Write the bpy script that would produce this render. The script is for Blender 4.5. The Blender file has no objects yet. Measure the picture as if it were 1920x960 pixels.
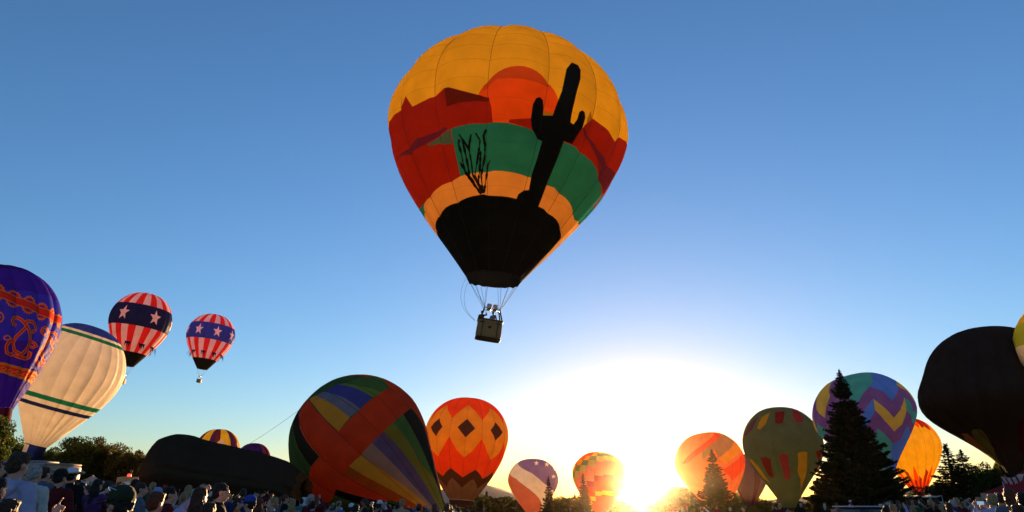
import bpy, bmesh, math, random
import numpy as np
from math import radians as R, sin, cos, pi, atan2, exp
from mathutils import Vector, Matrix, noise
from mathutils.geometry import delaunay_2d_cdt

S = bpy.context.scene
COL = S.collection

# ---------------------------------------------------------------- camera, sky, sun, exposure
CAM_H, PITCH, FOC = 1.6, R(20.15), 1281.0
cam = bpy.data.objects.new('camera', bpy.data.cameras.new('camera')); COL.objects.link(cam); S.camera = cam
cam.data.lens = 36 * FOC / 1920; cam.data.clip_end = 30000; cam.data.clip_start = .05
cam.location = (0, 0, CAM_H); cam.rotation_euler = (R(90) + PITCH, 0, 0)
SUN_AZ, SUN_EL = R(10.6), R(1.7)
W = bpy.data.worlds.new('World'); S.world = W; W.use_nodes = True
wn = W.node_tree; bg = wn.nodes['Background']
sky = wn.nodes.new('ShaderNodeTexSky'); sky.sky_type = 'NISHITA'; sky.sun_disc = False
sky.sun_elevation = SUN_EL; sky.sun_rotation = SUN_AZ
sky.air_density = 1.0; sky.dust_density = .25; sky.ozone_density = 3.4
wn.links.new(sky.outputs[0], bg.inputs[0]); bg.inputs[1].default_value = .085
S.view_settings.view_transform = 'Standard'; S.view_settings.look = 'None'
S.view_settings.exposure = 2.63; S.view_settings.gamma = 1
sl = bpy.data.lights.new('sun', 'SUN'); sl.energy = 4.6; sl.angle = R(.5); sl.color = (1, .62, .28)
so = bpy.data.objects.new('sun', sl); COL.objects.link(so)
SUN_DIR = Vector((sin(SUN_AZ) * cos(SUN_EL), cos(SUN_AZ) * cos(SUN_EL), sin(SUN_EL)))
so.rotation_euler = (-SUN_DIR).to_track_quat('-Z', 'Y').to_euler(); so.location = SUN_DIR * 60
C = S.cycles
C.use_denoising = True; C.max_bounces = 8; C.diffuse_bounces = 4; C.glossy_bounces = 2
C.transmission_bounces = 6; C.transparent_max_bounces = 8; C.volume_bounces = 0
C.sample_clamp_indirect = 6

# ---------------------------------------------------------------- helpers
def smooth(a, b, x):
    t = min(1, max(0, (x - a) / (b - a))); return t * t * (3 - 2 * t)

def ground_z(x, y):
    l = math.log1p(exp(min(40, (-x - 2) / 2.0))) * 2.0
    r = math.log1p(exp(min(40, (x - 6) / 2.0))) * 2.0
    z = 9 * (1 - exp(-.06 * l / 9)) * 1.15 + 3.5 * (1 - exp(-.024 * r / 3.5)) * 1.1
    z *= smooth(-20, 4, y)
    return z - .25 * smooth(10, 30, y) - 4 * smooth(100, 220, y)

def row_slope(py):                     # height above the eye per metre of depth for a picture row
    y = -(py - 480) / FOC
    return (sin(PITCH) + y * cos(PITCH)) / (cos(PITCH) - y * sin(PITCH))

def at(px, py, Y):                     # the point at depth Y in the direction of a picture position
    y = -(py - 480) / FOC; k = Y / (cos(PITCH) - y * sin(PITCH))
    return Vector(((px - 960) / FOC * k, Y, CAM_H + row_slope(py) * Y))

def tag(o, label=None, cat=None, group=None, kind=None):
    if label: o['label'] = label
    if cat: o['category'] = cat
    if group: o['group'] = group
    if kind: o['kind'] = kind
    return o

def empty(name, loc=(0, 0, 0), rot=(0, 0, 0)):
    o = bpy.data.objects.new(name, None); COL.objects.link(o); o.location = loc; o.rotation_euler = rot
    o.empty_display_size = .2
    return o

def mesh_obj(name, verts, faces, mats, parent=None, idx=None, smooth_=True):
    me = bpy.data.meshes.new(name); me.from_pydata([tuple(v) for v in verts], [], faces)
    for m in (mats if isinstance(mats, (list, tuple)) else [mats]): me.materials.append(m)
    if idx is not None: me.polygons.foreach_set('material_index', idx)
    if smooth_: me.polygons.foreach_set('use_smooth', [True] * len(me.polygons))
    me.update()
    return link(name, me, parent)

def link(name, me, parent=None):
    o = bpy.data.objects.new(name, me); COL.objects.link(o)
    if parent is not None: o.parent = parent
    return o

class MB:                              # collects shapes, builds one mesh
    def __init__(s): s.v = []; s.f = []; s.i = []; s.cur = 0
    def add(s, v, f):
        b = len(s.v); s.v += [tuple(p) for p in v]; s.f += [tuple(q + b for q in t) for t in f]; s.i += [s.cur] * len(f)
        return s
    def box(s, c, d, bev=0, M=None):
        bm = bmesh.new(); bmesh.ops.create_cube(bm, size=1)
        for v in bm.verts: v.co = Vector((v.co.x * d[0], v.co.y * d[1], v.co.z * d[2]))
        if bev: bmesh.ops.bevel(bm, geom=list(bm.edges), offset=bev, segments=2, profile=.5, affect='EDGES')
        for v in bm.verts: v.co = (M @ v.co if M else v.co) + Vector(c)
        bm.verts.index_update(); s.add([v.co for v in bm.verts], [[v.index for v in f.verts] for f in bm.faces]); bm.free(); return s
    def tube(s, pts, r, n=6, cap=True):
        pts = [Vector(p) for p in pts]; m = len(pts); rs = r if isinstance(r, (list, tuple)) else [r] * m
        vs = []; ref = None
        for k, p in enumerate(pts):
            t = (pts[min(k + 1, m - 1)] - pts[max(k - 1, 0)]).normalized()
            if ref is None: ref = t.orthogonal().normalized()
            ref = (ref - t * ref.dot(t)).normalized(); q = t.cross(ref)
            vs += [p + (ref * cos(2 * pi * j / n) + q * sin(2 * pi * j / n)) * rs[k] for j in range(n)]
        fs = [(k * n + j, k * n + (j + 1) % n, (k + 1) * n + (j + 1) % n, (k + 1) * n + j) for k in range(m - 1) for j in range(n)]
        if cap: fs += [tuple(range(n))[::-1], tuple((m - 1) * n + j for j in range(n))]
        return s.add(vs, fs)
    def lathe(s, prof, n=16, c=(0, 0, 0), M=None, caps=True):
        vs = []
        for r, z in prof:
            for j in range(n):
                p = Vector((r * cos(2 * pi * j / n), r * sin(2 * pi * j / n), z)); vs.append((M @ p if M else p) + Vector(c))
        m = len(prof)
        fs = [(k * n + j, k * n + (j + 1) % n, (k + 1) * n + (j + 1) % n, (k + 1) * n + j) for k in range(m - 1) for j in range(n)]
        if caps: fs += [tuple(range(n))[::-1], tuple((m - 1) * n + j for j in range(n))]
        return s.add(vs, fs)
    def build(s, name, mats, parent=None, sm=True): return mesh_obj(name, s.v, s.f, mats, parent, s.i, sm)

# ---------------------------------------------------------------- materials
def new_mat(name):
    m = bpy.data.materials.new(name); m.use_nodes = True; n = m.node_tree; n.nodes.clear()
    return m, n, n.nodes.new('ShaderNodeOutputMaterial')

def varied(n, col, scale, amt, coord='Object', detail=3):
    tc = n.nodes.new('ShaderNodeTexCoord'); nz = n.nodes.new('ShaderNodeTexNoise'); nz.inputs['Scale'].default_value = scale; nz.inputs['Detail'].default_value = detail
    n.links.new(tc.outputs[coord], nz.inputs['Vector'])
    hs = n.nodes.new('ShaderNodeHueSaturation'); hs.inputs['Color'].default_value = (*col, 1)
    mr = n.nodes.new('ShaderNodeMapRange'); mr.inputs[3].default_value = 1 - amt; mr.inputs[4].default_value = 1 + amt
    mr.inputs[1].default_value = .3; mr.inputs[2].default_value = .7
    n.links.new(nz.outputs[0], mr.inputs[0]); n.links.new(mr.outputs[0], hs.inputs['Value'])
    return hs.outputs[0], tc, nz

_cloth = {}
PAL = dict(sunset=(.85, .12, .015), sunset_dark=(.62, .10, .02), brick_red=(.33, .022, .016), dark_maroon=(.13, .016, .01), ochre=(.40, .24, .02),
    plum=(.13, .02, .10), slate_teal=(.07, .16, .20), teal_green=(.018, .26, .37), peach=(.82, .45, .17), soot=(.026, .017, .010), marigold=(.90, .62, .04),
    tomato=(.90, .09, .022), amber_dark=(0.624, 0.156, 0.019), amber=(.84, .53, .05), pale_grey=(.46, .40, .33), dusk_blue=(0.182, 0.168, 0.364), olive_green=(0.286, 0.338, 0.039),
    leaf_green=(0.098, 0.308, 0.07), light_green=(0.234, 0.442, 0.078), royal_blue=(0.084, 0.126, 0.532), sky_grey=(.24, .34, .47), fir_green=(0.068, 0.195, 0.06),
    flame_orange=(.98, .32, .035), scarlet=(.92, .06, .015), deep_purple=(.085, .036, .34), blue_violet=(.08, .075, .50), gold=(.85, .38, .02),
    dusk_violet=(.20, .13, .36), cream=(.85, .76, .62), white_cloth=(.74, .65, .55), tomato_glow=(.85, .12, .02), khaki=(.40, .36, .16), peach_orange=(.85, .34, .10),  # white_cloth: warm bounce light put into the white as a tan tint
    olive_grey=(.18, .20, .10), dark_red=(.34, .025, .02), rose=(.50, .05, .06), mauve=(.19, .07, .10), lemon=(.95, .84, .10), jade=(.10, .70, .44), cobalt=(.12, .40, .92),
    chevron_purple=(.30, .18, .40), olive_dark=(.26, .24, .05), rust=(.55, .22, .05), maroon_cloth=(.10, .006, .006), flag_red=(.75, .03, .03), flag_white=(.82, .72, .72),
    navy=(.012, .02, .10), flag_blue=(.03, .06, .42), cap_blue=(.02, .04, .28), stripe_green=(.01, .16, .09), stripe_navy=(.012, .02, .09), yellow=(.80, .60, .05),
    wine=(.14, .02, .05), indigo=(.06, .02, .16), lime=(.42, .50, .05), brown_cloth=(.20, .07, .02), grey_cloth=(.16, .15, .13), char=(.066, .046, .034), black_cloth=(.034, .022, .013),
    sage=(.16, .36, .12), pink=(.75, .30, .25), hazy_red=(.52, .12, .07), mint=(.45, .60, .22), red_orange=(.88, .10, .02))  # the flag balloon's muted red has the haze put into its colour
def cloth(name, trans=.63, rel=.26, wr=1.1):
    if name in _cloth: return _cloth[name]
    if sum(PAL[name]) < .07: trans = .02        # heavy black cloth lets little light through
    m, n, out = new_mat(name + '_cloth'); col, tc, _ = varied(n, PAL[name], .55, .10)
    d = n.nodes.new('ShaderNodeBsdfDiffuse'); t = n.nodes.new('ShaderNodeBsdfTranslucent'); mx = n.nodes.new('ShaderNodeMixShader'); mx.inputs[0].default_value = trans
    n.links.new(col, d.inputs[0]); n.links.new(col, t.inputs[0]); n.links.new(d.outputs[0], mx.inputs[1]); n.links.new(t.outputs[0], mx.inputs[2])
    g = n.nodes.new('ShaderNodeBsdfGlossy'); g.inputs['Roughness'].default_value = .42; g.inputs[0].default_value = (1, 1, 1, 1); m2 = n.nodes.new('ShaderNodeMixShader'); m2.inputs[0].default_value = .004
    n.links.new(mx.outputs[0], m2.inputs[1]); n.links.new(g.outputs[0], m2.inputs[2])
    nz = n.nodes.new('ShaderNodeTexNoise'); nz.inputs['Scale'].default_value = wr; nz.inputs['Detail'].default_value = 4; nz.inputs['Distortion'].default_value = .8
    n.links.new(tc.outputs['Object'], nz.inputs['Vector']); b = n.nodes.new('ShaderNodeBump'); b.inputs['Strength'].default_value = rel; b.inputs['Distance'].default_value = .4
    n.links.new(nz.outputs[0], b.inputs['Height'])
    for q in (d, t, g): n.links.new(b.outputs[0], q.inputs['Normal'])
    n.links.new(m2.outputs[0], out.inputs[0]); _cloth[name] = m; return m

_pm = {}
def paint(name, col, rough=.6, scale=3, amt=.12, metal=0, bump=0, bscale=20, emit=0, spec=.3):
    if name in _pm: return _pm[name]
    m, n, out = new_mat(name); p = n.nodes.new('ShaderNodeBsdfPrincipled'); c, tc, _ = varied(n, col, scale, amt)
    n.links.new(c, p.inputs['Base Color']); p.inputs['Roughness'].default_value = rough; p.inputs['Metallic'].default_value = metal
    p.inputs['Specular IOR Level'].default_value = spec
    if emit: p.inputs['Emission Color'].default_value = (*col, 1); p.inputs['Emission Strength'].default_value = emit
    if bump:
        nz = n.nodes.new('ShaderNodeTexNoise'); nz.inputs['Scale'].default_value = bscale; nz.inputs['Detail'].default_value = 4
        n.links.new(tc.outputs['Object'], nz.inputs['Vector']); b = n.nodes.new('ShaderNodeBump'); b.inputs['Strength'].default_value = bump; b.inputs['Distance'].default_value = .05
        n.links.new(nz.outputs[0], b.inputs['Height']); n.links.new(b.outputs[0], p.inputs['Normal'])
    n.links.new(p.outputs[0], out.inputs[0]); _pm[name] = m; return m

def leaf_mat(name, a, b, trans=.35):
    m, n, out = new_mat(name); tc = n.nodes.new('ShaderNodeTexCoord'); nz = n.nodes.new('ShaderNodeTexNoise'); nz.inputs['Scale'].default_value = 1.3; nz.inputs['Detail'].default_value = 4
    n.links.new(tc.outputs['Object'], nz.inputs['Vector']); cr = n.nodes.new('ShaderNodeValToRGB'); n.links.new(nz.outputs[0], cr.inputs[0])
    cr.color_ramp.elements[0].position = .35; cr.color_ramp.elements[1].position = .65; cr.color_ramp.elements[0].color = (*a, 1); cr.color_ramp.elements[1].color = (*b, 1)
    d = n.nodes.new('ShaderNodeBsdfDiffuse'); t = n.nodes.new('ShaderNodeBsdfTranslucent'); mx = n.nodes.new('ShaderNodeMixShader'); mx.inputs[0].default_value = trans
    for q in (d, t): n.links.new(cr.outputs[0], q.inputs[0])
    n.links.new(d.outputs[0], mx.inputs[1]); n.links.new(t.outputs[0], mx.inputs[2]); n.links.new(mx.outputs[0], out.inputs[0]); return m
BARK = paint('bark', (.07, .05, .035), .9, 6, .3, bump=.6)
STEEL = paint('brushed_steel', (.45, .45, .47), .35, 8, .1, metal=.8)
CORD = paint('dark_cord', (.03, .03, .035), .8)
WICKER = paint('wicker', (.42, .20, .065), .75, 30, .35, bump=.9, bscale=28)
LEATHER = paint('leather', (.07, .035, .018), .6, 9, .2)
WHITE = paint('white_paint', (.78, .77, .74), .4, 2, .06)
GLASS = paint('dark_glass', (.03, .035, .04), .08, 2, .1, spec=.6)
RUBBER = paint('rubber', (.02, .02, .02), .85)
# ---------------------------------------------------------------- ground, hills, haze
def axis(lo, hi, dense, n):
    t = np.linspace(-1, 1, n); s = np.sign(t) * (np.abs(t) ** 2.6); a = np.where(s < 0, dense + s * (dense - lo), dense + s * (hi - dense)); return a
gx, gy = axis(-1280, 1280, 0, 121), axis(-450, 1380, 30, 121)
m, n, out = new_mat('grass_ground'); tc = n.nodes.new('ShaderNodeTexCoord'); cr = n.nodes.new('ShaderNodeValToRGB')
nz = n.nodes.new('ShaderNodeTexNoise'); nz.inputs['Scale'].default_value = .35; nz.inputs['Detail'].default_value = 9; nz.inputs['Roughness'].default_value = .7
n.links.new(tc.outputs['Object'], nz.inputs['Vector']); n.links.new(nz.outputs[0], cr.inputs[0])
cr.color_ramp.elements[0].color = (.03, .05, .012, 1); cr.color_ramp.elements[1].color = (.10, .11, .03, 1); cr.color_ramp.elements[0].position = .35; cr.color_ramp.elements[1].position = .7
p = n.nodes.new('ShaderNodeBsdfPrincipled'); p.inputs['Roughness'].default_value = .95; p.inputs['Specular IOR Level'].default_value = .1; n.links.new(cr.outputs[0], p.inputs['Base Color'])
n2 = n.nodes.new('ShaderNodeTexNoise'); n2.inputs['Scale'].default_value = 14; n2.inputs['Detail'].default_value = 5; n.links.new(tc.outputs['Object'], n2.inputs['Vector'])
b = n.nodes.new('ShaderNodeBump'); b.inputs['Strength'].default_value = .8; b.inputs['Distance'].default_value = .08; n.links.new(n2.outputs[0], b.inputs['Height']); n.links.new(b.outputs[0], p.inputs['Normal']); n.links.new(p.outputs[0], out.inputs[0])
GRASS = m
o = mesh_obj('ground', [(x, y, ground_z(x, y)) for y in gy for x in gx], [(j * 121 + i, j * 121 + i + 1, j * 121 + i + 122, j * 121 + i + 121) for j in range(120) for i in range(120)], GRASS)
tag(o, 'mown grass field rising gently to either side', kind='structure')

HILL = paint('hill_scrub', (.20, .19, .13), .95, .01, .3)
prof_h = [(-2500, 230), (-1700, 205), (-1231, 172), (-900, 140), (-714, 118), (-400, 62), (-180, 58), (-98, 80), (-20, 60), (60, 34), (200, 12), (700, 14), (1300, 60), (2500, 90)]
xs = np.linspace(-1100, 1100, 161); hx = np.interp(xs, [a * .4 for a, _ in prof_h], [min(74, c * .4) for _, c in prof_h])
hx = hx + np.array([4 * noise.noise(Vector((x * .006, 0, 3))) + 1.6 * noise.noise(Vector((x * .03, 0, 7))) for x in xs])
vs = []
for k, (dy, s) in enumerate([(-350, 0), (-220, .45), (-100, .82), (0, 1), (150, .7), (330, 0)]):
    for x, h in zip(xs, hx): vs.append((x, 1000 + .7 * dy + 40 * noise.noise(Vector((x * .004, k, 0))), -6 + max(1, (h + 6)) * s * (1 + .12 * noise.noise(Vector((x * .01, k * 2.3, 1)))) if 0 < s < 1 else -6 + (h + 6) * s))
o = mesh_obj('hills', vs, [(k * 161 + i, k * 161 + i + 1, (k + 1) * 161 + i + 1, (k + 1) * 161 + i) for k in range(5) for i in range(160)], HILL)
tag(o, 'low hazy hills along the horizon', kind='structure')

hz = bpy.data.meshes.new('haze'); bm = bmesh.new(); bmesh.ops.create_cube(bm, size=1)
LO, HI = Vector((-1300, -500, -12)), Vector((1300, 1400, 86))
for v in bm.verts: v.co = Vector((LO[i] if v.co[i] < 0 else HI[i] for i in range(3)))
bm.to_mesh(hz); bm.free()
m, n, out = new_mat('morning_haze'); v = n.nodes.new('ShaderNodeVolumePrincipled'); v.inputs['Color'].default_value = (1, .74, .46, 1)  # orange tint also stands in for lens glare around the sun
HAZE_DENSITY = 2.3e-5
v.inputs['Density'].default_value = HAZE_DENSITY; v.inputs['Anisotropy'].default_value = .975
n.links.new(v.outputs[0], out.inputs['Volume']); hz.materials.append(m)
tag(link('haze', hz), kind='stuff')

# ---------------------------------------------------------------- balloons
PROFILE=[[0.012,0.885],[0.0966,0.8844],[0.181,0.8786],[0.2649,0.8681],[0.3472,0.8483],[0.427,0.8205],[0.5024,0.7823],[0.5735,0.7364],[0.6392,0.6832],[0.6998,0.6241],[0.7558,0.5607],[0.8066,0.4931],[0.8517,0.4216],[0.8917,0.3471],[0.9264,0.2699],[0.9551,0.1903],[0.9776,0.1088],[0.9922,0.0255],[0.9992,-0.0588],[0.9993,-0.1434],[0.9905,-0.2275],[0.9743,-0.3105],[0.9521,-0.3921],[0.9256,-0.4725],[0.8959,-0.5517],[0.8631,-0.6297],[0.8272,-0.7062],[0.7877,-0.7811],[0.7461,-0.8548],[0.7037,-0.928],[0.6601,-1.0005],[0.6157,-1.0725],[0.571,-1.1444],[0.5259,-1.2159],[0.4803,-1.2872],[0.4346,-1.3584],[0.3885,-1.4294],[0.3423,-1.5002],[0.2964,-1.5713],[0.2511,-1.6427],[0.215,-1.7]]
SHAPE={
 'main':{'C':[-0.304,50,31.406],'R':9.746,'hs':0.8105,'roll':0.0814,'tilt':0,'mf':1.0,'full':0.0},
 'purple':{'C':[-66.072,85,24.561],'R':6.893,'hs':1.0573,'roll':-0.2606,'tilt':0,'mf':1.0,'full':0.0},
 'white':{'C':[-70.696,110,23.041],'R':7.254,'hs':1.0406,'roll':0.2657,'tilt':0,'mf':1.0,'full':0.0},
 'star_a':{'C':[-106.147,190,52.32],'R':8.058,'hs':1.0093,'roll':0.1136,'tilt':0,'mf':1.0,'full':0.0},
 'star_b':{'C':[-112.469,250,62.554],'R':8.429,'hs':0.9455,'roll':0.1033,'tilt':0,'mf':1.0,'full':0.0},
 'tilted':{'C':[-19.04,85,9.344],'R':8.063,'hs':1.001,'roll':-0.864,'tilt':0,'mf':0.8,'full':0.0},
 'diamond':{'C':[-8.629,135,15.082],'R':7.963,'hs':0.908,'roll':0.0652,'tilt':0,'mf':1.35,'full':0.0},
 'flag':{'C':[6.591,225,10.106],'R':7.925,'hs':0.814,'roll':0.002,'tilt':0,'mf':1.0,'full':0.0},
 'blocks':{'C':[25.176,205,10.707],'R':7.862,'hs':0.8206,'roll':0.0837,'tilt':0,'mf':1.0,'full':0.0},
 'orange':{'C':[45.654,165,11.986],'R':7.891,'hs':0.8479,'roll':-0.1244,'tilt':0,'mf':1.0,'full':0.0},
 'olive':{'C':[53.606,140,13.872],'R':7.519,'hs':0.9751,'roll':0.0225,'tilt':0,'mf':0.7,'full':0.0},
 'mauve':{'C':[76.028,230,12.167],'R':5.724,'hs':1.0676,'roll':0.0753,'tilt':0,'mf':1.0,'full':0.0},
 'chevron':{'C':[55.422,110,15.894],'R':7.547,'hs':0.853,'roll':-0.2154,'tilt':0,'mf':0.35,'full':0.0},
 'yellow':{'C':[95.547,170,16.102],'R':6.737,'hs':0.9635,'roll':-0.0254,'tilt':0,'mf':1.0,'full':0.0},
 'black':{'C':[56.502,80,15.816],'R':7.111,'hs':0.922,'roll':0.0337,'tilt':0,'mf':0.35,'full':0.36},
 'edge':{'C':[59.913,72,17.951],'R':5.134,'hs':1.1156,'roll':0.0064,'tilt':0,'mf':1.0,'full':0.0},
 'striped':{'C':[-99.925,240,19.687],'R':7.398,'hs':1.0341,'roll':-0.0,'tilt':0,'mf':1.0,'full':0.0},
 'violet':{'C':[-109.198,300,20.737],'R':7.088,'hs':0.9868,'roll':0.0,'tilt':0,'mf':1.0,'full':0.0},
}
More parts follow.
